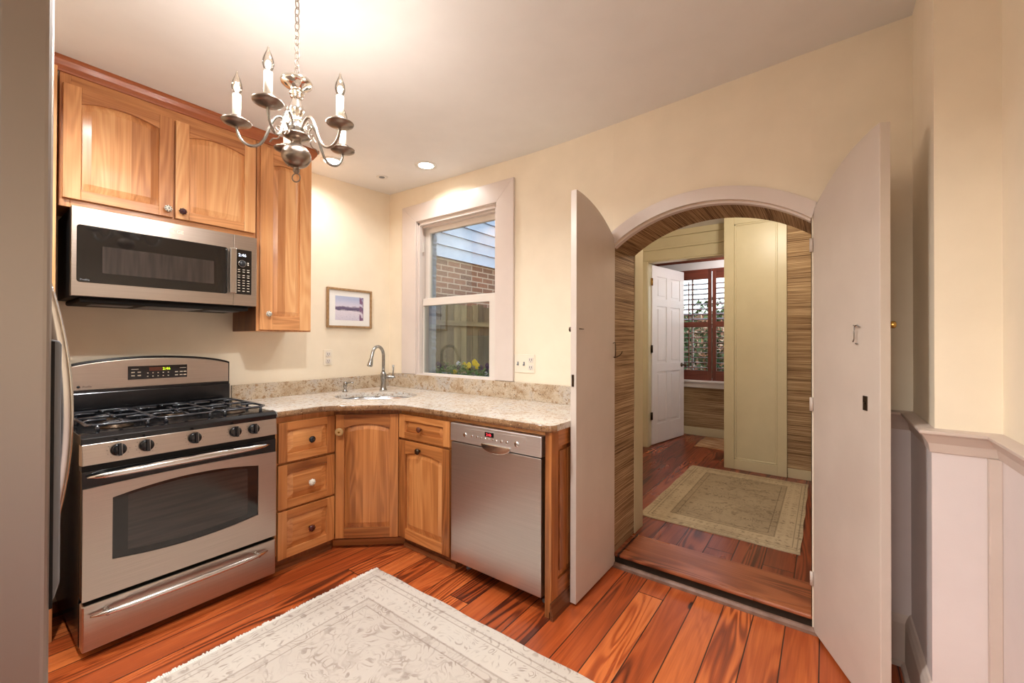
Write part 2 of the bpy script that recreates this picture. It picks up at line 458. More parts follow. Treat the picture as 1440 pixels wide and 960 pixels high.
# ------------------------------------------------------------------ room shell
XR, YF, ZT = 3.53, -3.0, 2.80
WD = .335                                    # thickness of the wall with the window and the arch
AX0, AX1 = 2.09, 3.045; ACX = (AX0 + AX1) / 2; HZ = .065
def arch_z(x, R=.775, top=2.035):
    d = min(abs(x - ACX), R * .999); return top - R + math.sqrt(R * R - d * d)
zb = [(0, 2.598), (.8, 2.579), (1.47, 2.571), (1.8, 2.576), (2.48, 2.606), (2.99, 2.632), (3.4, 2.646), (4, 2.655)]
def ceil_z(x, y):
    for (a, za), (b, zb_) in zip(zb, zb[1:]):
        if x <= b: break
    k = min(1, max(0, (x - a) / (b - a))); z = za + (zb_ - za) * k
    return z - .028 * min(1, max(0, -y / .68)) * max(0, 1 - x / .8)
xs = [-.1, .0, .2, .4, .6, .8, 1.1, 1.47, 1.8, 2.1, 2.48, 2.75, 2.99, 3.2, 3.4, 3.7]; ys = [-3.1, -2.5, -2, -1.5, -1, -.68, -.45, -.2, .0, .02]
m = mb(False); nv = [(x, y, ceil_z(max(x, 0), min(y, 0))) for y in ys for x in xs]; W = len(xs)
fs = [(j * W + i, (j + 1) * W + i, (j + 1) * W + i + 1, j * W + i + 1) for j in range(len(ys) - 1) for i in range(W - 1)]
m.add(nv, fs, smooth=True)
m.build('ceiling', 'ceiling_white', kind='structure')
m = mb(False); m.box(-.1, 3.7, YF - .1, .04, -.1, 0)
m.g = [Vector((v.x, v.y, v.z)) for v in m.v]; m.build('floor', 'pine_floor', kind='structure')
m = mb(False); m.box(-.15, 0, YF - .1, .12, -.05, ZT); m.build('wall_left', 'wall_cream', kind='structure')
m = mb(False)
WX0, WX1, WZ0, WZ1 = .375, 1.215, 1.03, 2.29
m.box(0, WX0, 0, .12, 0, ZT); m.box(WX0, WX1, 0, .12, 0, WZ0); m.box(WX0, WX1, 0, .12, WZ1, ZT); m.box(WX1, 1.3, 0, .12, -.02, ZT); m.box(1.3, AX0, 0, WD, -.02, ZT); m.box(AX1, XR + .15, 0, WD, -.02, ZT)
N = 40; ax = [AX0 + (AX1 - AX0) * i / N for i in range(N + 1)]
m.strip([(x, arch_z(x)) for x in ax], [(x, ZT) for x in ax], 0, WD)
m.build('wall_back', 'wall_cream', kind='structure')
PY = -.42
m = mb(False); m.box(XR, XR + .15, YF - .1, 0, -.02, ZT); m.box(3.38, XR + .01, PY, 0, -.02, ZT); m.build('wall_right', 'wall_cream', kind='structure')
# wall behind the camera with an unseen window added for extra daylight
X0_, X1_, Z0_, Z1_ = 2.45, 3.15, 1.15, 2.2
m = mb(False); m.box(-.15, X0_, YF - .15, YF, 0, ZT); m.box(X1_, XR + .15, YF - .15, YF, 0, ZT); m.box(X0_, X1_, YF - .15, YF, 0, Z0_); m.box(X0_, X1_, YF - .15, YF, Z1_, ZT)
m.build('wall_front', 'wall_cream', kind='structure')
m = mb()
for a in (X0_, (X0_ + X1_) / 2 - .02, X1_ - .04): m.box(a, a + .04, YF - .1, YF - .05, Z0_, Z1_)
for a in (Z0_, (Z0_ + Z1_) / 2 - .02, Z1_ - .05): m.box(X0_, X1_, YF - .1, YF - .05, a, a + .05, grain='x')
w2 = m.build('fill_window', 'trim_paint', kind='structure')

# wainscot, chair rail and baseboards at the right
m = mb(False)
m.box(3.045 + .075, 3.372, -.008, 0, .2, .96); m.box(3.372, 3.381, PY, 0, .2, .96)
m.box(3.372, XR - .035, PY - .008, PY, .2, .96); m.box(XR - .008, XR, YF, PY - .01, .2, .96)
m.build('wall_wainscot', 'wainscot', kind='structure')
m = mb()
prof = [(0, .955), (-.012, .955), (-.018, .985), (-.034, 1.012), (-.042, 1.018), (-.042, 1.028), (0, 1.032)]
def run(m, prof, p0, p1, nrm, k0=0, k1=0):
    """moulding: profile (out, z); nrm = outward unit (nx, ny); k = mitre factor at each end"""
    d = Vector((p1[0] - p0[0], p1[1] - p0[1])).normalized(); n = len(prof); vs = []
    for p, k in ((p0, k0), (p1, k1)):
        for o_, z in prof:
            o_ = abs(o_)
            vs.append((p[0] + nrm[0] * o_ + d.x * o_ * k, p[1] + nrm[1] * o_ + d.y * o_ * k, z))
    fs = [(i, (i + 1) % n, n + (i + 1) % n, n + i) for i in range(n)] + [tuple(range(n))[::-1], tuple(range(n, 2 * n))]
    m.add(vs, fs, grain='x' if abs(d.x) > .5 else 'y')
run(m, prof, (AX1 + .072, 0), (3.38, 0), (0, -1), 0, -1)
run(m, prof, (3.38, 0), (3.38, PY), (-1, 0), 1, 1)
run(m, prof, (3.38, PY), (XR, PY), (0, -1), -1, -1)
run(m, prof, (XR, PY), (XR, YF), (-1, 0), 1, 0)
m.build('trim_1', 'rail_paint', kind='structure', bevel=.002)
bprof = [(0, 0), (-.02, 0), (-.02, .17), (-.014, .19), (-.006, .205), (0, .21)]
m = mb()
run(m, bprof, (AX1 + .072, 0), (3.372, 0), (0, -1), 0, -1); run(m, bprof, (3.372, 0), (3.372, PY), (-1, 0), 1, 1)
run(m, bprof, (3.372, PY - .0), (XR - .0, PY - .0), (0, -1), -1, -1); run(m, bprof, (XR - .008, PY), (XR - .008, YF), (-1, 0), 1, 0)
sh = [(-.02, 0), (-.036, 0), (-.034, .012), (-.02, .018)]
run(m, sh, (AX1 + .072, 0), (3.372, 0), (0, -1), 0, -1); run(m, sh, (3.372, 0), (3.372, PY), (-1, 0), 1, 1)
m.build('baseboard_right', 'rail_paint', kind='structure', bevel=.002)
m = mb(); m.box(3.495, XR - .008, PY - .03, PY - .008, .2, .955)            # corner batten of the wainscot
m.build('trim_2', 'rail_paint', kind='structure', bevel=.002)

# arch casing, jamb lining, wall paper in the reveal
m = mb(); R2 = .842
def az2(x): return 1.26 + math.sqrt(max(0, R2 * R2 - (x - ACX) ** 2))
N = 48; x2 = [AX0 - .02 + (AX1 - AX0 + .04) * i / N for i in range(N + 1)]
lo = [(min(max(x, AX0), AX1), arch_z(min(max(x, AX0), AX1))) for x in x2]
m.strip(lo, [(x, az2(x)) for x in x2], -.016, 0)
m.build('trim_3', 'trim_paint', kind='structure', bevel=.003)
m = mb()
xa = [AX0 + .004 + (AX1 - AX0 - .008) * i / N for i in range(N + 1)]
m.strip([(x, arch_z(x) - .012) for x in xa], [(x, arch_z(x) + .002) for x in xa], .012, .05)
m.build('trim_4', 'trim_paint', kind='structure', bevel=.002)
m = mb(); vs = []; gs = []; path = [(AX0 + .003, HZ)] + [(AX0 + .003, HZ + (arch_z(AX0) - HZ) * k / 8) for k in range(1, 8)] 
path += [(AX0 + .003 + (AX1 - AX0 - .006) * i / N, arch_z(AX0 + .003 + (AX1 - AX0 - .006) * i / N) - .009) for i in range(N + 1)]
path += [(AX1 - .003, arch_z(AX0) - (arch_z(AX0) - HZ) * k / 8) for k in range(1, 9)]
L = 0; n = len(path)
for i, p in enumerate(path):
    if i: L += math.hypot(p[0] - path[i - 1][0], p[1] - path[i - 1][1])
    for y in (.012, WD): vs.append((p[0], y, p[1])); gs.append((y, L, 0))
m.add(vs, [(2 * i, 2 * i + 1, 2 * i + 3, 2 * i + 2) for i in range(n - 1)], gs=gs)
m.build('wall_reveal', 'grasscloth', kind='structure')

# step up into the hall
m = mb(); m.prism([(-.002, 0), (-.022, 0), (-.021, .014), (-.012, .024), (-.002, .026)][::-1], AX0 - .01, AX1 + .02, 'x', 'x'); m.build('trim_5', 'strip_grey', kind='structure')
m = mb(); m.box(AX0, AX1, .034, .05, 0, HZ - .012, 'x'); m.build('shaded_riser', 'soil', kind='structure')  # riser coloured dark as soil to deepen the shade under the nosing
m = mb(False); m.box(AX0, AX1, .010, WD - .004, HZ - .016, HZ + .003, 'x'); m.g = [Vector((v.x, v.y + .02, v.z)) for v in m.v]
m.build('floor_threshold', 'threshold_wood', kind='structure', bevel=.006)

# ------------------------------------------------------------------ hall and back room
m = mb(False); m.box(1.2, 3.6, WD - .004, 2.7, -.05, HZ); m.box(.6, 3.6, 2.7, 3.8, -.05, HZ); m.g = [Vector((v.x + .04, v.y, v.z)) for v in m.v]; m.build('floor_hall', 'hall_floor_shaded', kind='structure')
m = mb(False); m.box(1.15, 3.6, WD, 2.70, 2.565, 2.62); m.build('ceiling_hall', 'hall_ceiling_paint', kind='structure')
m = mb(False); m.box(.6, 3.6, 2.70, 3.8, 2.48, 2.56); m.build('ceiling_back_room', 'rust_wood', kind='structure')
def paperwall(name, x0, x1, y0, y1, z0, z1, side):
    m = mb(False); m.box(x0, x1, y0, y1, z0, z1)
    m.g = [Vector((v.x, v.z, 0)) if side == 'y' else Vector((v.y, v.z, 0)) for v in m.v]
    return m.build(name, 'grasscloth', kind='structure')
paperwall('wall_hall_back', 2.79, 3.6, 2.30, 2.36, HZ, 2.57, 'y')
paperwall('wall_hall_right', 3.25, 3.35, WD, 2.30, HZ, 2.57, 'x')
m = mb(False); m.box(1.15, 1.25, WD, 2.62, -.05, 2.62); m.box(.6, .7, 2.72, 3.8, -.05, 2.56); m.build('wall_hall_left', 'wall_cream', kind='structure')
m = mb(); m.box(2.06, 2.1, WD, .482, HZ, 2.3); m.build('trim_7', 'olive_paint', kind='structure', bevel=.002)
# doorway wall at the end of the hall
m = mb(False); m.box(.6, 1.34, 2.62, 2.72, -.05, 2.57); m.box(1.34, 2.9, 2.62, 2.72, 2.25, 2.57); m.box(2.36, 2.9, 2.62, 2.72, HZ, 2.57); m.build('wall_hall_end', 'cab_hall', kind='structure')
m = mb()
m.box(1.30, 1.41, 2.59, 2.622, HZ, 2.25); m.box(1.30, 2.42, 2.59, 2.622, 2.25, 2.37, 'x'); m.box(1.30, 2.42, 2.575, 2.622, 2.37, 2.40, 'x')
m.box(1.30, 2.42, 2.58, 2.622, 2.40, 2.50, 'x'); m.box(1.25, 2.9, 2.56, 2.622, 2.50, 2.565, 'x')
m.build('trim_8', 'olive_paint', kind='structure', bevel=.003)
m = mb(); m.box(1.395, 1.42, 2.6, 2.73, HZ, 2.25); m.box(1.42, 2.42, 2.6, 2.73, 2.235, 2.26, 'x'); m.build('trim_9', 'cab_hall', kind='structure', bevel=.002)
m = mb(); m.box(2.815, 3.25, 2.285, 2.30, HZ, .15, 'x'); m.build('baseboard_hall', 'cab_hall', kind='structure', bevel=.003)
# tall built in closet
cl = thing('closet', 'tall putty painted closet with one long framed panel beside grasscloth wall', 'closet', (2.55, 2.30, HZ))
m = mb(); m.box(2.285, 2.81, 2.30, 2.60, HZ, 2.56); m.build('body', 'cab_hall', cl)
m = mb()
m.box(2.285, 2.375, 2.275, 2.30, HZ, 2.56); m.box(2.735, 2.81, 2.275, 2.30, HZ, 2.56)
m.box(2.375, 2.735, 2.275, 2.30, HZ, .16, 'x'); m.box(2.375, 2.735, 2.275, 2.30, 2.46, 2.56, 'x'); m.box(2.375, 2.735, 2.288, 2.30, .16, 2.46)
d = m.build('door', 'cab_hall', cl, bevel=.003)
m = mb()
for a in ((2.375, 2.392, .16, 2.46), (2.718, 2.735, .16, 2.46)): m.box(a[0], a[1], 2.280, 2.29, a[2], a[3])
for a in ((.16, .177), (2.443, 2.46)): m.box(2.375, 2.735, 2.280, 2.29, a[0], a[1], 'x')
m.build('moulding', 'cab_hall', d, bevel=.004)
# back room walls
m = mb(False); m.box(.6, 3.4, 3.65, 3.75, HZ, .78); m.box(1.32, 1.36, 3.65, 3.75, .78, 2.26); m.box(2.48, 3.4, 3.65, 3.75, .78, 2.3); m.box(.6, .75, 3.65, 3.75, .78, 2.26)
m.g = [Vector((v.x, v.z, 0)) for v in m.v]; m.build('wall_back_room', 'grasscloth', kind='structure')
m = mb(False); m.box(.6, 3.4, 3.65, 3.75, 2.26, 2.5); m.build('wall_above_window', 'rust_wood', kind='structure')
m = mb(); m.box(.6, 3.4, 3.60, 3.65, 2.26, 2.36, 'x'); m.box(.6, 3.4, 3.57, 3.65, .775, .80, 'x'); m.box(.6, 3.4, 3.62, 3.65, .70, .775, 'x')
m.build('trim_10', 'white_door', kind='structure', bevel=.003)
m = mb(); m.box(.7, 3.4, 3.63, 3.65, HZ, .17, 'x'); m.build('baseboard_back_room', 'cab_hall', kind='structure', bevel=.003)
m = mb(False); m.box(2.9, 3.0, 2.70, 3.8, HZ, 2.5); m.build('wall_back_room_right', 'white_door', kind='structure')
def shutter(x0, x1, label):
    r = thing('window_shutter', label, 'shutter', ((x0 + x1) / 2, 3.6, .80), 'louvered shutters of the back room')
    m = mb()
    m.box(x0, x0 + .045, 3.60, 3.63, .80, 2.26); m.box(x1 - .045, x1, 3.60, 3.63, .80, 2.26)
    for a in ((.80, .93), (1.50, 1.57), (2.13, 2.26)): m.box(x0 + .045, x1 - .045, 3.60, 3.63, a[0], a[1], 'x')
    m.build('frame', 'shutter_wood', r, bevel=.002)
    m0 = mb(); c = 0
    for za, zz, tilt in ((.93, 1.50, .05), (1.57, 2.13, .35)):
        z = za + .035
        while z < zz - .02:
            m = mb(); m.T = Matrix.Translation((0, 3.615, z)) @ Matrix.Rotation(tilt, 4, 'X')
            m.box(x0 + .047, x1 - .047, -.028, .028, -.004, .004, 'x')
            m.build('louver', 'shutter_wood', r); z += .066
    m = mb(); m.box((x0 + x1) / 2 - .006, (x0 + x1) / 2 + .006, 3.578, 3.585, .96, 1.47); m.box((x0 + x1) / 2 - .006, (x0 + x1) / 2 + .006, 3.572, 3.579, 1.6, 2.1)
    m.build('tilt_rod', 'shutter_wood', r)
shutter(1.36, 1.905, 'brown louvered shutter closest to the open six panel door')
shutter(1.915, 2.48, 'brown louvered shutter half hidden behind the tall closet')
shutter(.75, 1.31, 'brown louvered shutter seen in the gap on the hinge side of the white door')
m = mb(); m.box(.75, 2.48, 3.70, 3.704, .8, 2.26); w3 = m.build('window_3', 'pane_glass', kind='structure')
m = mb()
for x in (.75, 1.03, 1.32, 1.64, 1.91, 2.2, 2.46): m.box(x, x + .02, 3.69, 3.715, .8, 2.26)
for z in (.8, 1.5, 2.24): m.box(.75, 2.48, 3.69, 3.715, z, z + .025, 'x')
m.build('window_frame', 'white_door', w3)
# white six panel door, open into the back room
d3 = bpy.data.objects.new('door_3', None); COL.objects.link(d3); d3.location = (1.432, 2.70, .075); d3['kind'] = 'structure'; ORG['door_3'] = Vector((1.432, 2.70, .075))
ang = math.atan2(3.5 - 2.70, 1.59 - 1.432); DW_, DH = .815, 2.15
T = Matrix.Translation((1.432, 2.70, .075)) @ Matrix.Rotation(ang, 4, 'Z')
m = mb(); m.T = T; th = .035     # local: x along leaf, y thickness (0 towards camera side is -y)
m.box(0, DW_, 0.008, th - .008, 0, DH)
rows = [(.0, .235), (.86, .97), (1.66, 1.76), (DH - .13, DH)]
for s in (-1, 1):
    ya, yb = (0, .009) if s < 0 else (th - .009, th)
    for a in ((0, .115), (DW_ / 2 - .055, DW_ / 2 + .055), (DW_ - .115, DW_)): m.box(a[0], a[1], ya, yb, 0, DH)
    for a in rows: m.box(.1, DW_ - .1, ya + .0003, yb - .0003, a[0], a[1], 'x')
    for (za, zc) in ((.235, .86), (.97, 1.66), (1.76, DH - .13)):
        for xa_, xb_ in ((.115, DW_ / 2 - .055), (DW_ / 2 + .055, DW_ - .115)):
            y_ = (.003, .010) if s < 0 else (th - .010, th - .003)
            m.box(xa_ + .03, xb_ - .03, y_[0], y_[1], za + .03, zc - .03)
m.build('panel', 'white_door', d3, bevel=.004)
m = mb(); m.T = T
for s in (-1, 1):
    yy_ = -.0 if s < 0 else th
    m.lathe([(.028, 0), (.028, .006), (.010, .010), (.010, .03), (.026, .045), (.028, .058), (.02, .068), (.001, .07)], (DW_ - .07, yy_, .93), 16, Matrix.Rotation(PI / 2 * (1 if s < 0 else -1), 4, 'X'))
m.build('knob', 'iron_dark', d3)
for z in (.3, 1.1, 1.9):
    m = mb(); m.T = T; m.lathe([(.008, 0), (.008, .09)], (-.006, -.006, z), 10); m.box(-.03, .002, -.004, .0, z, z + .09); m.build('hinge', 'brass' if z > 1.5 else 'iron_dark', d3)

# ------------------------------------------------------------------ arch leaves (door_1, door_2)
def arch_leaf(name, hinge, ang, side, mat):
    """leaf in local coords: u from hinge 0..W, w thickness 0..t ; side=+1: tall edge at u=W"""
    o = bpy.data.objects.new(name, None); COL.objects.link(o); o.location = hinge; o['kind'] = 'structure'; ORG[o.name] = Vector(hinge)
    T = Matrix.Translation(hinge) @ Matrix.Rotation(ang, 4, 'Z'); Wl = .476; th = .032
    m = mb(); m.T = T; n = 28
    us = [Wl * i / n for i in range(n + 1)]
    top = [arch_z(AX0 + u, .785, 2.058) - .005 for u in us]
    m.strip([(u, 0) for u in us], [(u, t_) for u, t_ in zip(us, top)], (0 if side > 0 else -th), (th if side > 0 else 0), 'y', 'x')
    m.build('panel', mat, o, bevel=.002)
    return o, T
# left leaf: local x points to -y ; thickness towards -x
dl, TL = arch_leaf('door_1', (2.104, -.004, .012), -PI / 2, -1, 'leaf_paint')
dr, TR = arch_leaf('door_2', (3.050, -.006, .012), math.atan2(-.434, .194), 1, 'leaf_paint')
# left leaf hardware
m = mb(); m.lathe([(.004, 0), (.004, .012), (.012, .016), (.013, .026), (.001, .03)], (2.072, -.44, 1.371), 12, Matrix.Rotation(-PI / 2, 4, 'Y')); m.build('knob', 'iron_dark', dl)
m = mb(); m.box(2.079, 2.092, -.4835, -.480, 1.085, 1.145); m.build('bolt_plate', 'iron_dark', dl, bevel=.001)
m = mb(); m.tube([(2.104, -.45, 1.373), (2.112, -.45, 1.373), (2.114, -.42, 1.372)], .0022, 8); m.build('latch', 'iron_dark', dl)
m = mb()
m.tube([(2.106, -.035, 1.30), (2.118, -.035, 1.305), (2.122, -.035, 1.27), (2.122, -.035, 1.235), (2.114, -.030, 1.215), (2.108, -.03, 1.22)], .003, 8)
m.tube([(2.115, -.032, 1.217), (2.130, -.022, 1.222), (2.148, -.018, 1.238), (2.156, -.018, 1.254)], .0026, 8)
m.build('hook', 'iron_dark', dl)
# right leaf hardware (local frame of the leaf; room side is local y<0)
def R_(u, w, z): return TR @ Vector((u, w, z - .012))
for (u, z) in ((-.003, 1.0), (-.003, .215), (-.003, 1.72)):
    m = mb(); m.lathe([(.007, 0), (.007, .06)], (0, 0, 0), 10, Matrix.Translation(R_(u, -.006, z))); m.build('hinge', 'leaf_paint', dr)
m = mb(); m.T = TR; m.box(.380, .405, -.003, .001, 1.053, 1.105); m.lathe([(.005, 0), (.005, .004)], (.392, -.003, 1.08), 10, Matrix.Rotation(PI / 2, 4, 'X')); m.build('lock_plate', 'iron_dark', dr, bevel=.001)
m = mb(); m.tube([R_(.325, -.004, 1.375), R_(.345, -.010, 1.371), R_(.365, -.012, 1.374), R_(.372, -.006, 1.366)], .0022, 8)
m.tube([R_(.345, -.010, 1.371), R_(.344, -.012, 1.35), R_(.344, -.011, 1.325), R_(.338, -.012, 1.312)], .0022, 8)
m.tube([R_(.338, -.004, 1.306), R_(.352, -.006, 1.306)], .0025, 8); m.build('hook', 'nickel', dr)
m = mb(); m.T = TR; m.lathe([(.004, 0), (.004, .010), (.012, .014), (.013, .024), (.001, .028)], (.45, .032, 1.36), 12, Matrix.Rotation(-PI / 2, 4, 'X')); m.build('knob', 'brass', dr)

# ------------------------------------------------------------------ kitchen window
w1 = bpy.data.objects.new('window_1', None); COL.objects.link(w1); w1.location = (.79, 0, 1.03); w1['kind'] = 'structure'; ORG['window_1'] = Vector((.79, 0, 1.03))
m = mb()
m.prism([(.197, 1.033), (.372, 1.033), (.372, 2.293), (.197, 2.437)], -.022, 0, 'y')
m.prism([(1.222, 1.033), (1.375, 1.033), (1.375, 2.437), (1.222, 2.293)], -.022, 0, 'y')
m.prism([(.372, 2.293), (1.222, 2.293), (1.375, 2.437), (.197, 2.437)], -.022, 0, 'y', 'x')
m.build('casing', 'trim_paint', w1, bevel=.003)
m = mb()
m.box(.362, .376, -.004, .118, 1.03, 2.30); m.box(1.214, 1.226, -.004, .118, 1.03, 2.30); m.box(.362, 1.226, -.004, .118, 2.288, 2.30, 'x')
m.box(.376, .396, .0, .035, 1.03, 2.288); m.box(1.196, 1.214, .0, .035, 1.03, 2.288); m.box(.376, 1.214, .0, .035, 2.262, 2.288, 'x'); m.box(.376, 1.214, .035, .118, 2.25, 2.289, 'x')
m.box(.376, 1.214, -.02, .12, 1.018, 1.036, 'x')
m.build('jamb', 'trim_paint', w1, bevel=.003)
m = mb()   # upper sash sits further out
m.box(.378, .432, .075, .11, 1.62, 2.262); m.box(1.158, 1.212, .075, .11, 1.62, 2.262); m.box(.432, 1.158, .075, .11, 2.21, 2.262, 'x'); m.box(.432, 1.158, .075, .11, 1.62, 1.66, 'x')
s1 = m.build('upper_sash', 'frame_white', w1, bevel=.003)
m = mb(); m.box(.43, 1.16, .09, .094, 1.655, 2.212); m.build('pane', 'pane_glass', s1)
m = mb()
m.box(.378, .402, .038, .072, 1.03, 1.66); m.box(1.118, 1.2155, .033, .072, 1.03, 1.66); m.box(.400, 1.14, .034, .072, 1.60, 1.66, 'x'); m.box(.400, 1.14, .038, .072, 1.030, 1.045, 'x')
s2 = m.build('lower_sash', 'frame_white', w1, bevel=.003)
m = mb(); m.box(.4, 1.12, .052, .056, 1.04, 1.605); m.build('pane', 'pane_glass', s2)
m = mb(); m.box(.388, .398, .035, .05, 2.05, 2.13); m.build('sash_guide', 'frame_white', w1, bevel=.002)

# ------------------------------------------------------------------ outside the kitchen window
def jag(m, x0, x1, y, z0, z1, n=60, amp=.01):
    zs = [z0 + (z1 - z0) * i / n for i in range(n + 1)]
    L_ = [(x0, z) for z in zs]; Rr = [(x1 + random.uniform(-amp, amp), z) for z in zs]
    m.strip([(p[1], p[0]) for p in L_], [(p[1], p[0]) for p in Rr], 0, 0) if 0 else None
    vs = []; 
    for yy_ in (y, y + .05):
        vs += [(a[0], yy_, a[1]) for a in L_] + [(b[0], yy_, b[1]) for b in Rr]
    k = n + 1; fs = []
    for i in range(n):
        fs += [(i, k + i, k + i + 1, i + 1), (k + i, 3 * k + i, 3 * k + i + 1, k + i + 1), (2 * k + i, 2 * k + i + 1, 3 * k + i + 1, 3 * k + i)]
    m.add(vs, fs)
m = mb(); jag(m, .33, .412, .122, .9, 2.4, 80, .006); o = m.build('trim_11', 'ext_blue', kind='structure')
h = thing('house', 'neighbouring house with pale blue clapboards above a brick wall', 'house', (-2.3, 4, 0))
XN = -2.0
m = mb(False); m.box(XN - .3, XN, .0, 9, -.5, 2.70); m.g = [Vector((v.y, v.z, 0)) for v in m.v]; m.build('brick_wall', 'brick', h)
m = mb()
z = 2.685
while z < 6.2:
    m.prism([(XN - .02, z), (XN + .06, z), (XN + .045, z + .012), (XN + .028, z + .20), (XN - .02, z + .20)], 0.0, 9, 'y', 'y', tone=.5); z += .20
m.build('siding', 'ext_blue', h)
fe = thing('wooden_fence', 'weathered green brown plank fence beyond the flower box', 'fence', (-1.35, 2.5, 0))
y = .0
m = mb()
while y < 6.5:
    wv = random.uniform(.13, .15); m.box(-1.30, -1.28, y, y + wv - .006, 0, 1.86 + random.uniform(-.02, .02)); y += wv
m.build('plank', 'fence_wood', fe)
m = mb(); m.box(-1.28, -1.24, .0, 6.5, 1.53, 1.60, 'y', .3); m.build('rail', 'fence_wood', fe)
m = mb(); m.box(-1.28, -1.24, .0, 6.5, .5, .59, 'y', .3); m.build('rail', 'fence_wood', fe)
fb = thing('flower_box', 'window box of green leaves with yellow and purple pansies outside the kitchen window', 'planter', (.78, .25, .86))
m = mb(); m.box(.05, 1.12, .16, .18, .86, 1.03, 'x'); m.box(.05, 1.12, .31, .33, .86, 1.03, 'x'); m.box(.05, .07, .18, .31, .86, 1.03, 'x'); m.box(1.10, 1.12, .18, .31, .86, 1.03, 'x'); m.box(.05, 1.12, .16, .33, .85, .87, 'x')
m.build('box', 'ext_blue', fb)
m = mb(); m.box(.07, 1.10, .18, .31, .87, 1.01); m.build('soil', 'soil', fb)
m = mb()
for i in range(1500):
    x = random.uniform(.06, 1.12); y = random.uniform(.15, .33); hh = .10 * (.55 + .45 * math.sin(x * 21) * math.sin(x * 9 + 1)) + .02
    z = 1.0 + random.random() * max(.06, hh + .03)
    a = random.uniform(0, 6.28); b = random.uniform(-.9, .9); r = random.uniform(.008, .017)
    d1 = Vector((math.cos(a), math.sin(a), b * .7)).normalized() * r; d2 = d1.cross(Vector((random.uniform(-1, 1), random.uniform(-1, 1), 1))).normalized() * r * .5
    c = Vector((x, y, z)); m.add([c - d1, c + d2, c + d1, c - d2], [(0, 1, 2, 3)])
o = m.build('foliage', 'leaf_green', fb); o['kind'] = 'stuff'
def pansy(c, r, mat):
    m = mb(); c = Vector(c)
    for k in range(5):
        a = k * 2 * PI / 5 + .3; p = c + Vector((math.cos(a) * r * .55, 0, math.sin(a) * r * .55))
        m.ball(p, r * .62, 1, .25, 1, 10, 6)
    m.ball(c + Vector((0, -r * .12, 0)), r * .2, seg=8, rings=6)
    m.build('blossom', mat, fb)
for (px_, pz, r, mt) in ((.780, 1.140, .030, 'petal_yellow'), (.745, 1.120, .026, 'petal_yellow'), (.805, 1.115, .028, 'petal_yellow'), (.700, 1.100, .024, 'petal_yellow'), (.640, 1.120, .022, 'petal_yellow'), (.560, 1.050, .026, 'petal_yellow'), (.52, 1.045, .018, 'petal_yellow'),
                      (.345, 1.095, .030, 'petal_purple'), (.38, 1.118, .024, 'petal_purple'), (.865, 1.100, .026, 'petal_purple'), (.90, 1.118, .024, 'petal_purple'), (.945, 1.09, .026, 'petal_purple'), (.48, 1.10, .02, 'petal_purple'),
                      (.585, 1.122, .026, 'petal_white'), (.615, 1.10, .022, 'petal_purple'), (.98, 1.07, .022, 'petal_white'), (.70, 1.075, .018, 'petal_purple'), (1.03, 1.09, .024, 'petal_purple'), (.93, 1.06, .016, 'petal_white')):
    pansy((px_, random.uniform(.22, .29), pz - .01), r * .9, mt)
m = mb(False); m.box(-6, 9, WD, 14, -.6, -.5); m.build('ground', 'soil', kind='structure')
# greenery outside the back room
def bush(c, s, n, label):
    r = thing('shrub', label, 'shrub', (c[0], c[1], -.5)); m = mb()
    for i in range(n):
        d = Vector((random.gauss(0, 1), random.gauss(0, 1), random.gauss(0, 1))).normalized() * (random.random() ** .4)
        p = Vector(c) + Vector((d.x * s[0], d.y * s[1], d.z * s[2])); rr = random.uniform(.03, .06)
        a = Vector((random.uniform(-1, 1), random.uniform(-1, 1), random.uniform(-1, 1))).normalized() * rr; b = a.cross(Vector((random.random(), random.random(), 1))).normalized() * rr * .5
        m.add([p - a, p + b, p + a, p - b], [(0, 1, 2, 3)])
    m.build('foliage', 'leaf_dark', r)
    m = mb()
    for k in range(5): m.tube([(c[0] + random.uniform(-.05, .05), c[1], -.5), (c[0] + random.uniform(-.2, .2), c[1], c[2] - .2), (c[0] + random.uniform(-.5, .5) * s[0], c[1], c[2] + .3)], .02, 6)
    m.build('stem', 'hickory_dark', r)
bush((1.55, 5.6, 1.1), (.75, .4, 1.0), 2600, 'dark leafy shrub outside the shuttered back window, straight behind the louvers')
bush((.3, 6.2, 1.3), (.8, .4, 1.2), 2200, 'leafy shrub outside past the hinge side of the white door')
sw = mb(False); sw.box(-1, 5, 7.6, 7.8, -.5, 1.9); sw.g = [Vector((v.x, v.z, 0)) for v in sw.v]; tag(sw.build('garden_wall', 'brick'), 'low brick garden wall behind the shrubs outside the shuttered window', 'wall')

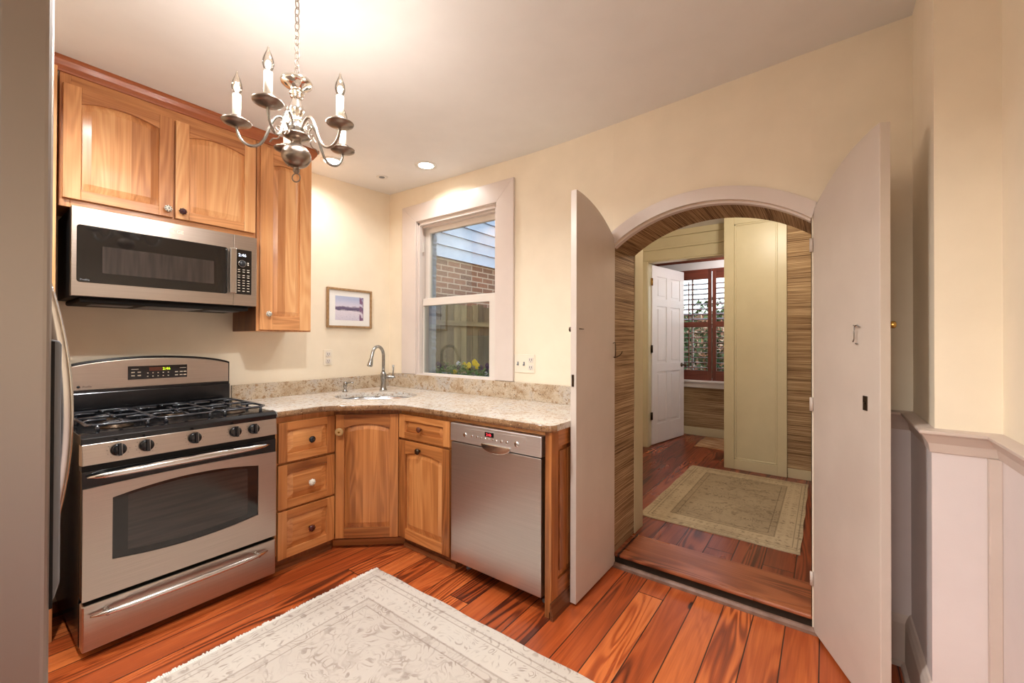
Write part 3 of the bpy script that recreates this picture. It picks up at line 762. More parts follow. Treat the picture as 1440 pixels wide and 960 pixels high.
# ------------------------------------------------------------------ cabinetry
def raised_panel(m, u0, u1, v0, v1, arch=0, stile=.055, rail=.055, th=.02, grain='v', planks=None, base=0):
    """raised panel front in local (u, w, v): x=u, y=-out, z=v ; arch = rise of the cathedral top"""
    out = lambda w: -(base + w)
    def bx(a, b, c, d, w0, w1, g): m.box(a, b, out(w1), out(w0), c, d, g)
    bx(u0, u0 + stile, v0, v1, 0, th, 'z'); bx(u1 - stile, u1, v0, v1, 0, th, 'z')
    bx(u0 + stile, u1 - stile, v0, v0 + rail, 0, th - .0004, 'x')
    ua, ub = u0 + stile, u1 - stile; cx = (ua + ub) / 2; hw = (ub - ua) / 2
    def topv(u):
        if not arch: return v1 - rail
        k = (u - cx) / hw; return v1 - rail - arch * (k * k)
    n = 16 if arch else 1
    us = [ua + (ub - ua) * i / n for i in range(n + 1)]
    m.strip([(u, topv(u)) for u in us], [(u, v1) for u in us], out(th - .0004), out(0), 'y', 'x')
    # panel
    s = min(.034, hw * .35); lo_, hi_ = .006, .0165
    pl = planks or max(1, round((ub - ua) / .085))
    cuts = [ua + s]
    for i in range(1, pl): cuts.append(ua + s + (ub - ua - 2 * s) * (i + random.uniform(-.18, .18)) / pl)
    cuts.append(ub - s)
    segs = [(ua, cuts[0], 'L')] + [(cuts[i], cuts[i + 1], 'M') for i in range(pl)] + [(cuts[-1], ub, 'R')]
    tones = [random.random() for _ in range(pl)]; tones = [tones[0]] + tones + [tones[-1]]
    g_ = 'z' if grain == 'v' else 'x'
    va = v0 + rail
    for (a, b, kd), tn in zip(segs, tones):
        k = 5 if arch else 1; vs = []; fs = []
        for i in range(k + 1):
            u = a + (b - a) * i / k
            e = {'L': (u - ua) / s, 'R': (ub - u) / s, 'M': 1}[kd]; e = max(0, min(1, e))
            wi = lo_ + (hi_ - lo_) * e; t_ = topv(u)
            vs += [(u, out(lo_), va), (u, out(wi), va + s), (u, out(wi), t_ - s), (u, out(lo_), t_)]
        for i in range(k):
            for j in range(3): fs.append((4 * i + j, 4 * i + 4 + j, 4 * i + 5 + j, 4 * i + j + 1))
        m.add(vs, fs, tone=tn, grain=g_)

def knob(parent, c, mat4, style, mat):
    m = mb(); m.T = Matrix.Translation(c) @ mat4
    m.lathe([(.007, 0), (.006, .012), (.008, .016)], seg=12)
    if style == 'melon':
        m.ball((0, 0, .024), .0165, 1, 1, .62, 16, 10)
        for k in range(8):
            a = k * PI / 4; m.tube([(.0025 * math.cos(a), .0025 * math.sin(a), .0345), (.010 * math.cos(a), .010 * math.sin(a), .032), (.0168 * math.cos(a), .0168 * math.sin(a), .024), (.012 * math.cos(a), .012 * math.sin(a), .016)], .0022, 6)
    elif style == 'disc':
        m.lathe([(.017, .014), (.021, .017), (.021, .021), (.014, .024), (.007, .0225), (.001, .022)], seg=24)
    else:
        m.lathe([(.010, .014), (.016, .018), (.017, .023), (.013, .028), (.006, .030), (.001, .0305)], seg=20)
        if style == 'star':
            for k in range(6):
                a = k * PI / 3; m.tube([(0, 0, .031), (.008 * math.cos(a), .008 * math.sin(a), .030), (.016 * math.cos(a), .016 * math.sin(a), .023)], .0018, 6)
    return m.build('knob', mat, parent)
def knob_accent(parent, c, mat4, mat):
    m = mb(); m.T = Matrix.Translation(c) @ mat4
    m.lathe([(.006, .0285), (.006, .034), (.003, .0365), (.0005, .037)], seg=12)
    for k in range(8):
        a = (k + .5) * PI / 4; m.ball((.0125 * math.cos(a), .0125 * math.sin(a), .0295), .003, seg=8, rings=6)
    return m.build('knob_stud', mat, parent)

# local frame for fronts looking +x on the left wall: local x -> +y, local -y -> +x
FLX = Matrix(((0, -1, 0, 0), (1, 0, 0, 0), (0, 0, 1, 0), (0, 0, 0, 1)))
def front_left(xf): return Matrix.Translation((xf, 0, 0)) @ FLX
def front_back(yf): return Matrix.Translation((0, yf, 0))
# --- upper cabinet over the microwave
UF = .345
uc = thing('wall_cabinet', 'wide honey hickory wall cabinet with two arched doors above the microwave', 'cabinet', (.17, -1.64, 1.915))
m = mb(); m.box(.004, UF - .02, -2.045, -1.232, 1.93, 2.52, 'y'); 
m.box(UF - .02, UF, -2.045, -2.01, 1.912, 2.52); m.box(UF - .02, UF, -1.25, -1.232, 1.912, 2.52); m.box(UF - .02, UF, -2.01, -1.25, 1.912, 1.96, 'y'); m.box(UF - .02, UF, -2.01, -1.25, 2.44, 2.52, 'y'); m.box(UF - .02, UF, -1.655, -1.615, 1.96, 2.44)
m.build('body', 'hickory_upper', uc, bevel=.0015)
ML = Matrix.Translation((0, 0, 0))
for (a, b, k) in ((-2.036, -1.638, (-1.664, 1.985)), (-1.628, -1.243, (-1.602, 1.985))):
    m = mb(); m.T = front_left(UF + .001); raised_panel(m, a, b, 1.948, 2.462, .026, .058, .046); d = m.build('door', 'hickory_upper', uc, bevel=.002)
    knob(d, (UF + .02, k[0], k[1]), TOX, 'melon', 'knob_cream' if k[0] < -1.63 else 'knob_red'); knob_accent(d, (UF + .02, k[0], k[1]), TOX, 'knob_blue')
tc = thing('wall_cabinet', 'tall narrow hickory wall cabinet reaching lower beside the microwave', 'cabinet', (.17, -1.06, 1.365))
m = mb(); m.box(.004, UF - .02, -1.228, -.892, 1.366, 2.52); m.box(UF - .02, UF, -1.228, -.892, 1.366, 2.52)
m.build('body', 'hickory_upper', tc, bevel=.0015)
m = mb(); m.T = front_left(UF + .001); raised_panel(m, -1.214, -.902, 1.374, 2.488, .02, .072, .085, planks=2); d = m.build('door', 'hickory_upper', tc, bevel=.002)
knob(d, (UF + .02, -1.172, 1.470), TOX, 'melon', 'knob_cream'); knob_accent(d, (UF + .02, -1.172, 1.470), TOX, 'knob_blue')
m = mb(); m.box(.01, UF - .0, -1.2285 - .0005, -1.228, 1.366, 1.6); m.build('side_panel', 'hickory_dark', tc)
# crown
m = mb()
cp = [(0, 2.512), (-.008, 2.512), (-.012, 2.520), (-.022, 2.535), (-.030, 2.556), (-.034, 2.560), (-.034, 2.575), (0, 2.575)]
zs_ = lambda y: 2.578 - (y + 2.2) * .02
run(m, cp, (UF, -2.9), (UF, -.892), (1, 0), 0, 1)
run(m, cp, (UF, -.892), (.0, -.892), (0, 1), -1, 0)
m.build('crown_moulding', 'crown_wood', bevel=.001)
tag(bpy.data.objects['crown_moulding'], 'red brown crown moulding running along the top of the wall cabinets', 'moulding')
# tall end panel beside the refrigerator
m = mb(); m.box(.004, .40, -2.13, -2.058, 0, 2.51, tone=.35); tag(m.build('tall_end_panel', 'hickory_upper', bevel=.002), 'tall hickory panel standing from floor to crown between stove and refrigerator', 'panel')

# --- base cabinets
CF = .62
def toe(m, pts): pass
b1 = thing('base_cabinet', 'hickory base cabinet with three stacked drawers beside the stove', 'cabinet', (.33, -1.06, 0))
m = mb(); m.box(.01, CF, -1.236, -.884, .10, .878); m.build('body', 'hickory', b1, bevel=.001)
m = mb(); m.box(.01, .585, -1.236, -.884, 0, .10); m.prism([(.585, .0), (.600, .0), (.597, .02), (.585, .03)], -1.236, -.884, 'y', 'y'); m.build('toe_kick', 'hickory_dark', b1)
kn = [('star', 'knob_black'), ('melon', 'knob_cream'), ('melon', 'knob_red')]
for i, (za, zz) in enumerate(((.620, .845), (.357, .605), (.078, .345))):
    m = mb(); m.T = front_left(CF + .002); raised_panel(m, -1.229, -.891, za, zz, 0, .05, .045, .021, grain='h', planks=1); d = m.build('drawer', 'hickory', b1, bevel=.002)
    c = (CF + .021, -1.047, (za + zz) / 2 - .005)
    knob(d, c, TOX @ Matrix.Scale(1.15, 4), kn[i][0], kn[i][1])
    if i == 1: knob_accent(d, c, TOX, 'nickel')
# diagonal corner cabinet
A = Vector((.620, -.884)); B = Vector((.934, -.612)); dd = (B - A); Ld = dd.length; an = math.atan2(dd.y, dd.x)
TD = Matrix.Translation((A.x, A.y, 0)) @ Matrix.Rotation(an, 4, 'Z')
b2 = thing('corner_cabinet', 'diagonal hickory corner cabinet with one tall arched door under the sink', 'cabinet', (.5, -.5, 0))
m = mb(); m.prism([(.01, -.882), (A.x, -.882), (B.x - .002, B.y), (B.x - .002, -.01), (.01, -.01)], .10, .69, 'z', tone=.75)
m.prism([(A.x - .015, A.y + .002), (A.x, A.y), (B.x, B.y), (B.x - .012, B.y + .016)], .69, .878, 'z', tone=.75)
m.build('body', 'hickory', b2, bevel=.001)
m = mb(); kk = Vector((math.sin(an), -math.cos(an))) * -.05
A2 = A + kk + Vector((-.03, 0)); B2 = B + kk + Vector((.0, .03))
m.prism([(.01, -.883), (.585, -.883), (A2.x, A2.y + .01), (B2.x, B2.y), (B2.x, -.01), (.01, -.01)], 0, .10, 'z', 'x')
m.T = TD; m.prism([(-.032, .0), (-.050, .0), (-.048, .028), (-.04, .042), (-.032, .045)], -.0, Ld + .0, 'x', 'x', tone=.1) if 0 else None
m.T = Matrix.Translation((A2.x, A2.y, 0)) @ Matrix.Rotation(math.atan2(B2.y - A2.y, B2.x - A2.x), 4, 'Z'); LL = (B2 - A2).length
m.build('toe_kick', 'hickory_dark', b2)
m2 = mb(); m2.T = m.T; m2.box(-.03, LL + .02, -.018, .0, 0, .040, 'x', .3); m2.box(-.03, LL + .02, -.011, .0, .040, .056, 'x', .5); m2.build('base_moulding', 'hickory', b2, bevel=.002)
m = mb(); m.T = TD @ Matrix.Translation((0, -.002, 0)); raised_panel(m, .018, Ld - .014, .080, .850, .026, .052, .060, .021, planks=5); d = m.build('door', 'hickory', b2, bevel=.002)
knob(d, TD @ Vector((.046, -.022, .745)), Matrix.Rotation(an, 4, 'Z') @ TOY @ Matrix.Scale(1.2, 4), 'disc', 'knob_tan')
m = mb(); m.T = TD @ Matrix.Translation((.046, -.022, .745)) @ TOY; m.lathe([(.006, .0255), (.006, .031), (.001, .033)], seg=10); m.build('knob_centre', 'brass', d)
# right base cabinet
YB = -.612
b3 = thing('base_cabinet', 'hickory base cabinet with one drawer over an arched door beside the dishwasher', 'cabinet', (1.16, -.3, 0))
m = mb(); m.box(.934, 1.388, YB, -.01, .10, .878); m.build('body', 'hickory', b3, bevel=.001)
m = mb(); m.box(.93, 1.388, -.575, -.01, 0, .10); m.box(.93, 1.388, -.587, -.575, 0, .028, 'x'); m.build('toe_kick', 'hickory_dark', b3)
m = mb(); m.T = front_back(YB - .002); raised_panel(m, .940, 1.384, .705, .852, 0, .052, .038, .022, grain='h', planks=1); d = m.build('drawer', 'hickory', b3, bevel=.002)
knob(d, (1.143, YB - .022, .778), TOY, 'round', 'knob_brown')
m = mb(); m.T = front_back(YB - .002); raised_panel(m, .940, 1.384, .086, .690, .024, .06, .060, .022, planks=4); d = m.build('door', 'hickory', b3, bevel=.002)
knob(d, (1.135, YB - .022, .648), TOY @ Matrix.Scale(1.1, 4), 'round', 'iron_dark')
# end panel beside the dishwasher
b4 = thing('end_panel', 'hickory end panel with framed side and base moulding closing the dishwasher run', 'panel', (2.04, -.3, 0))
m = mb(); m.box(2.024, 2.042, -.612, -.01, 0, .878); m.box(2.020, 2.044, -.634, -.612, 0, .878); m.build('panel', 'hickory', b4, bevel=.0015)
m = mb(); m.box(2.042, 2.056, -.634, -.57, .03, .878); m.box(2.042, 2.056, -.075, -.01, .03, .878); m.box(2.042, 2.0555, -.57, -.075, .03, .16, 'y'); m.box(2.042, 2.0555, -.57, -.075, .80, .878, 'y')
n = 6
for i in range(n): m.box(2.042, 2.050, -.545 + .075 * i, -.545 + .075 * (i + 1) - .001, .19, .775)
m.build('side_frame', 'hickory', b4, bevel=.0015)
m = mb(); m.prism([(2.056, 0), (2.073, 0), (2.072, .02), (2.064, .05), (2.060, .075), (2.056, .08)][::1], -.645, -.01, 'y', 'y'); m.build('base_moulding', 'hickory_dark', b4)
m = mb(); m.box(1.389, 2.022, YB - .004, YB + .014, .856, .878, 'x', .2); m.build('rail', 'hickory', b4)

# ------------------------------------------------------------------ worktop and splashbacks
SC = Vector((.50, -.485)); SA, SB = .285, .205; sd = math.atan2(.66, .75)
outer = [(.022, -.022), (.022, -1.240), (.648, -1.240), (.650, -1.0), (.668, -.945), (.70, -.905), (.92, -.705), (.955, -.672), (1.01, -.657), (1.2, -.652), (2.02, -.648), (2.055, -.640), (2.071, -.612), (2.071, -.022)]
def hole(n=64, s=1.0):
    r = []
    for k in range(n):
        a = 2 * PI * k / n; u = SA * s * math.cos(a); v = SB * s * math.sin(a)
        r.append((SC.x + u * math.cos(sd) - v * math.sin(sd), SC.y + u * math.sin(sd) + v * math.cos(sd)))
    return r
import bmesh
from mathutils.geometry import tessellate_polygon
def slab(outline, hl, z0, z1):
    polys = [[Vector((x, y, 0)) for x, y in outline], [Vector((x, y, 0)) for x, y in hl]]
    tri = tessellate_polygon(polys); pts = [(x, y) for x, y in outline] + list(hl); n = len(pts); no = len(outline)
    vs = [(x, y, z1) for x, y in pts] + [(x, y, z0) for x, y in pts]; fs = []
    for t_ in tri:
        a, b, c = [pts[i] for i in t_]
        ccw = (b[0] - a[0]) * (c[1] - a[1]) - (b[1] - a[1]) * (c[0] - a[0]) > 0
        t1 = tuple(t_) if ccw else tuple(t_)[::-1]
        fs.append(t1); fs.append(tuple(i + n for i in t1[::-1]))
    for i in range(no): j = (i + 1) % no; fs.append((i, j, n + j, n + i))
    for i in range(len(hl)): j = (i + 1) % len(hl); fs.append((no + j, no + i, n + no + i, n + no + j))
    return vs, fs
cnt = thing('worktop', 'L shaped beige granite worktop around the corner sink', 'worktop', (1.0, -.33, .88))
vs, fs = slab(outer, hole(), .884, .914); m = mb(False); m.add(vs, fs); m.build('top', 'granite', cnt, bevel=.003)
# rough brown edge band
m = mb(False); path = outer[2:13]; vs = []; n = len(path); K = 3
fine_ = []
for i in range(n - 1):
    for k in range(14): a, b = path[i], path[i + 1]; fine_.append((a[0] + (b[0] - a[0]) * k / 14, a[1] + (b[1] - a[1]) * k / 14))
fine_.append(path[-1]); n = len(fine_)
for i, p in enumerate(fine_):
    a = fine_[max(0, i - 1)]; b = fine_[min(n - 1, i + 1)]; t_ = Vector((b[0] - a[0], b[1] - a[1])).normalized(); nn = Vector((t_.y, -t_.x))
    for zz, o_ in ((.911, .001), (.905, .004), (.893, .005), (.880, .003), (.878, -.004)):
        q = o_ + (random.uniform(-.0012, .0012)); vs.append((p[0] + nn.x * q, p[1] + nn.y * q, zz))
fs = [(5 * i + j, 5 * i + j + 1, 5 * i + 6 + j, 5 * i + 5 + j) for i in range(n - 1) for j in range(4)]
m.add(vs, fs, smooth=True); m.build('edge', 'granite_edge', cnt)
m = mb(False); m.box(.002, .022, -1.236, -.003, .914, 1.018, 'y'); m.g = [g + Vector((3, 1, 0)) for g in m.g]
tag(m.build('splashback', 'granite_splash', bevel=.002), 'granite splashback strip behind the soap dispenser, below the small picture', 'splashback')
m = mb(False); m.box(.023, 2.071, -.022, -.002, .914, 1.030, 'x'); m.g = [g + Vector((7, 2, 0)) for g in m.g]
tag(m.build('splashback', 'granite_splash', bevel=.002), 'browner granite splashback strip under the window and triple switch plate', 'splashback')
# sink
sk = thing('sink', 'oval stainless undermount sink set in the granite corner', 'sink', (SC.x, SC.y, .72))
m = mb(); levels = [(1.04, .882), (1.0, .880), (.97, .86), (.93, .78), (.86, .73), (.6, .715), (.15, .71)]
vs = []; fs = []
for s_, z in levels: vs += [(x, y, z) for x, y in hole(64, s_)]
for i in range(len(levels) - 1):
    for k in range(64): fs.append((i * 64 + k, i * 64 + (k + 1) % 64, (i + 1) * 64 + (k + 1) % 64, (i + 1) * 64 + k))
m.add(vs, fs, smooth=True); m.build('bowl', 'sink_steel', sk)
m = mb(); m.lathe([(.045, .709), (.045, .713), (.038, .714), (.03, .706), (.001, .705)], (SC.x, SC.y, 0), 24); m.build('drain', 'chrome', sk)
# faucet
fx, fy = .275, -.262
fa = thing('faucet', 'brushed nickel gooseneck faucet with side lever behind the oval sink', 'faucet', (fx, fy, .914))
m = mb(); m.lathe([(.030, 0), (.030, .006), (.026, .012), (.021, .03), (.019, .06), (.021, .10), (.023, .115), (.022, .135), (.016, .145), (.015, .150)], (fx, fy, .914), 24); m.build('body', 'nickel', fa)
sdir = Vector((.60, -.80, 0)).normalized()       # the spout leans out over the bowl
sdir = Vector((.35, -.94, 0)).normalized()
pth = []; rr = []
b0 = Vector((fx, fy, 1.06))
pth += [b0, b0 + Vector((0, 0, .06)), b0 + Vector((0, 0, .128))]; rr += [.0125, .0125, .0125]
Rg = .076
for k in range(1, 13):
    a = PI * k / 12 * .93; pth.append(b0 + Vector((0, 0, .128)) + sdir * (Rg - Rg * math.cos(a)) + Vector((0, 0, Rg * math.sin(a)))); rr.append(.0125)
e = pth[-1]; dv = (pth[-1] - pth[-2]).normalized()
pth += [e + dv * .03, e + dv * .045, e + dv * .085, e + dv * .092]; rr += [.0125, .0155, .0205, .0205]
m = mb(); m.tube(pth, rr, 16); m.build('spout', 'nickel', fa)
m = mb(); hd = Vector((.86, .52, 0)).normalized()
hb = Vector((fx, fy, 1.022)); m.tube([hb, hb + hd * .04, hb + hd * .085, hb + hd * .093], [.016, .014, .012, .006], 12)
m.build('valve', 'nickel', fa)
m = mb(); q = hb + hd * .080; m.tube([q, q + Vector((0, 0, .03)), q + Vector((.0, .0, .095))], [.006, .0055, .0085], 10); m.build('lever', 'nickel', fa)
# soap dispenser
sx, sy = .125, -.50
so = thing('soap_dispenser', 'small nickel soap dispenser beside the sink near the left splashback', 'dispenser', (sx, sy, .914))
m = mb(); m.lathe([(.022, 0), (.022, .004), (.013, .010), (.010, .03), (.014, .04), (.015, .072), (.012, .078), (.008, .08)], (sx, sy, .914), 16); m.build('body', 'nickel', so)
m = mb(); m.tube([(sx, sy, .978), (sx + .03, sy + .005, .988), (sx + .065, sy + .01, .992), (sx + .085, sy + .013, .988)], [.009, .008, .007, .006], 10); m.build('spout', 'nickel', so)

# ------------------------------------------------------------------ gas range
RL, RR_, RX = -2.013, -1.252, .668
rg = thing('gas_range', 'stainless gas range with five black knobs and arched oven window', 'stove', (.34, -1.63, 0))
m = mb(); m.box(.02, RX - .05, RL + .004, RR_ - .004, .04, .895); m.box(.05, .6, RL + .03, RR_ - .03, 0, .05); m.build('body', 'black_enamel', rg)
m = mb(); m.prism([(.03, .895), (RX + .002, .878), (RX + .006, .905), (RX - .012, .920), (RX - .035, .924), (RX - .05, .916), (.12, .916), (.03, .93)][::-1], RL, RR_, 'y', 'y'); m.build('cooktop', 'black_enamel', rg, bevel=.003)
# back guard
def gz(y): k = (y - (RL + RR_) / 2) / ((RR_ - RL) / 2); return 1.222 - .040 * k * k - .012 * k ** 8
n = 30; yv = [RL + .012 + (RR_ - RL - .024) * i / n for i in range(n + 1)]
m = mb(); m.strip([(y, 1.035) for y in yv], [(y, gz(y)) for y in yv], .01, .062, 'x', 'y'); m.strip([(y, .925) for y in yv], [(y, 1.04) for y in yv], .02, .070, 'x', 'y'); m.build('back_guard', 'black_enamel', rg, bevel=.006)
m = mb(); yv2 = [RL + .020 + (RR_ - RL - .040) * i / n for i in range(n + 1)]
m.strip([(y, 1.052) for y in yv2], [(y, gz(y) - .012) for y in yv2], .058, .067, 'x', 'y'); pn = m.build('control_panel', 'steel', rg, bevel=.003)
m = mb(); m.box(.067, .0695, -1.752, -1.488, 1.094, 1.167); dsp = m.build('display', 'black_glass', pn, bevel=.001)
m = mb(); m.box(.0695, .0702, -1.663, -1.575, 1.138, 1.158); m.build('display_window', 'rust_wood', pn)
text('2:46', .021, (.0706, -1.604, 1.141), FX, 'digit_green', pn, 'clock_digits')
m = mb()
for j, z in enumerate((1.124, 1.106)):
    for k in range(5): m.box(.0695, .0702, -1.672 + k * .023, -1.666 + k * .023, z, z + .005)
    for y_ in (-1.738, -1.712, -1.546, -1.524, -1.506): m.box(.0695, .0702, y_, y_ + .014, z + (0 if y_ > -1.6 else .006), z + .006 + (0 if y_ > -1.6 else .006))
for y_ in (-1.738, -1.524): m.box(.0695, .0702, y_, y_ + .03, 1.148, 1.151)
m.build('key_printing', 'plate_white', pn)
text('Profile', .013, (.0674, -1.925, 1.066), FX, 'dark_plastic', pn, 'lettering'); 
m = mb(); m.lathe([(.0065, 0), (.0065, .0015)], (.067, -1.94, 1.071), 16, TOX); m.build('badge', 'dark_plastic', pn)
# knob panel (slanted a little)
m = mb(); m.prism([(RX - .05, .79), (RX + .014, .797), (RX + .004, .882), (RX - .05, .885)][::-1], RL + .002, RR_ - .002, 'y', 'y'); m.build('knob_panel', 'steel', rg, bevel=.003)
for i, y in enumerate((-1.900, -1.808, -1.630, -1.458, -1.372)):
    m = mb(); m.T = Matrix.Translation((RX + .0095, y, .845)) @ Matrix.Rotation(-.11, 4, 'Y') @ TOX
    m.lathe([(.026, 0), (.0265, .004), (.024, .018), (.020, .021)], seg=24); m.prism([(-.006, -.025), (.006, -.025), (.0045, .027), (-.0045, .027)], .018, .034, 'z')
    kb = m.build('knob', 'black_enamel', rg, bevel=.001)
    m = mb(); m.T = Matrix.Translation((RX + .0095, y, .845)) @ Matrix.Rotation(-.11, 4, 'Y') @ TOX; m.box(.0045, .0065, -.02, .026, .021, .0335); m.build('pointer', 'nickel', kb)
m = mb()
for y in (-1.900, -1.808, -1.630, -1.458, -1.372):
    for k in range(9):
        a = math.radians(-210 + k * 26); m.box(RX + .0085 - .0 + .001 * (math.sin(a) < 0), RX + .0118, y + .036 * math.cos(a) - .001, y + .036 * math.cos(a) + .001, .845 + .036 * math.sin(a) - .001, .845 + .036 * math.sin(a) + .001)
m.build('dial_printing', 'dark_plastic', rg)
# vent strip under the knob panel
m = mb(); m.box(RX - .05, RX - .004, RL + .004, RR_ - .004, .77, .797); m.build('vent', 'black_matte', rg)
# oven door
m = mb(); m.box(RX - .045, RX + .004, RL + .004, RR_ - .004, .250, .772); od = m.build('oven_door', 'black_enamel', rg, bevel=.003)
yc = (RL + RR_) / 2; hw = (RR_ - RL) / 2 - .006
yw = [yc + (-1 + 2 * i / 24) * .285 for i in range(25)]
def wt(y): return .677 - .030 * ((y - yc) / .285) ** 2
def wb(y): return .364 + .024 * ((y - yc) / .285) ** 2
def skin_top(y): return .712 - .010 * ((y - yc) / .38) ** 2
m = mb(); ya = [RL + .006 + (yw[0] - RL - .006) * i / 6 for i in range(7)]
m.strip([(y, .246) for y in ya], [(y, skin_top(y)) for y in ya], RX + .004, RX + .014, 'x', 'y')
yb = [yw[-1] + (RR_ - .006 - yw[-1]) * i / 6 for i in range(7)]
m.strip([(y, .246) for y in yb], [(y, skin_top(y)) for y in yb], RX + .004, RX + .014, 'x', 'y')
m.strip([(y, .246) for y in yw], [(y, wb(y)) for y in yw], RX + .004, RX + .014, 'x', 'y'); m.strip([(y, wt(y)) for y in yw], [(y, skin_top(y)) for y in yw], RX + .004, RX + .014, 'x', 'y')
m.g = [Vector((v.y, v.z, v.x)) for v in m.v]; m.build('door_skin', 'steel', od)
m = mb(); m.strip([(y, wb(y)) for y in yw], [(y, wt(y)) for y in yw], RX + .004, RX + .008, 'x', 'y'); m.build('window', 'black_glass', od)
yi = [yc + (-1 + 2 * i / 24) * .235 for i in range(25)]
m = mb(); m.strip([(y, wb(y) + .028) for y in yi], [(y, wt(y) - .014) for y in yi], RX + .008, RX + .0085, 'x', 'y'); m.build('inner_window', 'window_glass_dark', od)
def bar_handle(parent, z, y0, y1, x, bow, r, drop=0):
    n = 24; P_ = []; R0 = []
    for i in range(n + 1):
        k = -1 + 2 * i / n; P_.append((x + bow * (1 - k * k * k * k) * .0 + .045 - .012 * k * k - .02 * k ** 8, y0 + (y1 - y0) * i / n, z + drop * (1 - k * k)))
        R0.append(r * (1 - .35 * k * k - .4 * k ** 12))
    m = mb(); m.tube(P_, R0, 14)
    for y in (y0 + .05, y1 - .05): m.tube([(x - .01, y, z), (x + .038, y, z)], [.011, .009], 10)
    return m.build('handle', 'handle_steel', parent)
bar_handle(od, .750, -1.995, -1.295, RX + .006, 0, .0165, .006)
m = mb(); m.box(RX - .045, RX + .014, RL + .006, RR_ - .006, .040, .228, 'y'); dw = m.build('drawer', 'steel', rg, bevel=.006)
bar_handle(dw, .185, -1.985, -1.305, RX + .014, 0, .014, .004)
# grates and burners
def grate(y0, y1, griddle=False):
    m = mb(); z = .948; x0, x1 = .115, .612
    cs = [(x0 + .03, y0), (x1 - .03, y0), (x1, y0 + .03), (x1, y1 - .03), (x1 - .03, y1), (x0 + .03, y1), (x0, y1 - .03), (x0, y0 + .03)]
    m.tube([(a, b, z) for a, b in cs], .0065, 8, closed=True)
    xm = (x0 + x1) / 2; ym = (y0 + y1) / 2
    m.tube([(xm, y0, z), (xm, y1, z)], .006, 8)
    for xc in ((x0 + xm) / 2, (x1 + xm) / 2):
        for (ax_, ay) in ((1, 0), (-1, 0), (0, 1), (0, -1)):
            rx = (xm - x0) / 2; ry = (y1 - y0) / 2; ex, ey = xc + ax_ * rx, ym + ay * ry
            m.tube([(ex, ey, z), (xc + ax_ * rx * .8, ym + ay * ry * .8, z + .006), (xc + ax_ * rx * .3, ym + ay * ry * .3, z + .005)], [.006, .006, .005], 8)
    for (a, b) in ((x0, y0 + .03), (x0, y1 - .03), (x1, y0 + .03), (x1, y1 - .03), (xm, y0), (xm, y1)):
        m.tube([(a, b, z), (a, b, .920)], [.0065, .008], 8)
    m.build('grate', 'cast_iron', rg)
grate(-1.985, -1.760); grate(-1.752, -1.518); grate(-1.510, -1.280)
for (bx_, by, r) in ((.24, -1.872, .036), (.49, -1.872, .046), (.24, -1.395, .030), (.49, -1.395, .04), (.365, -1.635, .045)):
    m = mb(); m.lathe([(r * 1.35, .916), (r * 1.3, .922), (r, .924), (r, .932)], (bx_, by, 0), 20); bn = m.build('burner', 'iron_dark', rg)
    m = mb(); m.lathe([(r * .98, .932), (r, .938), (r * .9, .942), (.001, .943)], (bx_, by, 0), 20); m.build('burner_cap', 'cast_iron', bn)

# ------------------------------------------------------------------ microwave
MX, ML0, ML1, MZ0, MZ1 = .41, -2.013, -1.252, 1.508, 1.909
mw = thing('microwave', 'stainless over the range microwave mounted under the wide wall cabinet', 'microwave', (.2, -1.63, 1.49))
m = mb(); m.box(.01, MX - .035, ML0 + .004, ML1 - .004, MZ0 - .004, MZ1); m.build('body', 'black_matte', mw, bevel=.003)
m = mb(); m.box(.02, MX - .03, ML0 + .03, ML1 - .03, MZ0 - .028, MZ0 - .004)
m.build('underside', 'black_matte', mw, bevel=.008)
m = mb()
for y in (-1.93, -1.45): m.box(.18, .30, y, y + .15, MZ0 - .0305, MZ0 - .028)
m.box(.1, .35, -1.74, -1.5, MZ0 - .030, MZ0 - .028); m.build('filter', 'grey_plastic', mw)
YS = -1.372
def rounded(y0, y1, z0, z1, r, n=5):
    P_ = []
    for cx_, cz_, a0 in ((y1 - r, z0 + r, -PI / 2), (y1 - r, z1 - r, 0), (y0 + r, z1 - r, PI / 2), (y0 + r, z0 + r, PI)):
        for i in range(n + 1): a = a0 + PI / 2 * i / n; P_.append((cx_ + r * math.cos(a), cz_ + r * math.sin(a)))
    return P_
m = mb(); m.box(MX - .035, MX, ML0, YS - .0015, MZ0, MZ1, 'y'); md = m.build('door', 'steel', mw, bevel=.002)
m = mb(); m.prism(rounded(-1.996, -1.404, 1.570, 1.828, .012), MX - .001, MX + .002, 'x'); m.build('window', 'black_glass', md)
m = mb(); m.prism(rounded(-1.912, -1.468, 1.618, 1.742, .004), MX + .002, MX + .0025, 'x'); m.build('inner_window', 'window_glass_dark', md)
m = mb(); m.box(MX + .02, MX + .036, -1.402, -1.369, 1.572, 1.826); m.box(MX, MX + .022, -1.396, -1.376, 1.578, 1.592); m.box(MX, MX + .022, -1.396, -1.376, 1.806, 1.820); m.build('handle', 'handle_steel', md, bevel=.004)
text('GE', .024, (MX + .0006, -1.634, 1.860), FX, 'plate_white', md, 'lettering')
m = mb(); ci = [(MX + .001, -1.652 + .013 * math.cos(a), 1.868 + .013 * math.sin(a)) for a in [k * PI / 8 for k in range(14)]]; m.tube([(c[0], c[1], c[2]) for c in ci], .0016, 6); m.build('badge', 'plate_white', md)
text('Profile', .012, (MX + .0022, -1.985, 1.578), FX, 'grey_plastic', md, 'lettering')
m = mb(); m.box(MX - .035, MX, YS, ML1, MZ0, MZ1, 'y'); mc = m.build('control_panel', 'steel', mw, bevel=.002)
m = mb(); m.prism(rounded(-1.366, -1.281, 1.573, 1.828, .004), MX - .001, MX + .002, 'x'); m.build('keypad', 'black_glass', mc)
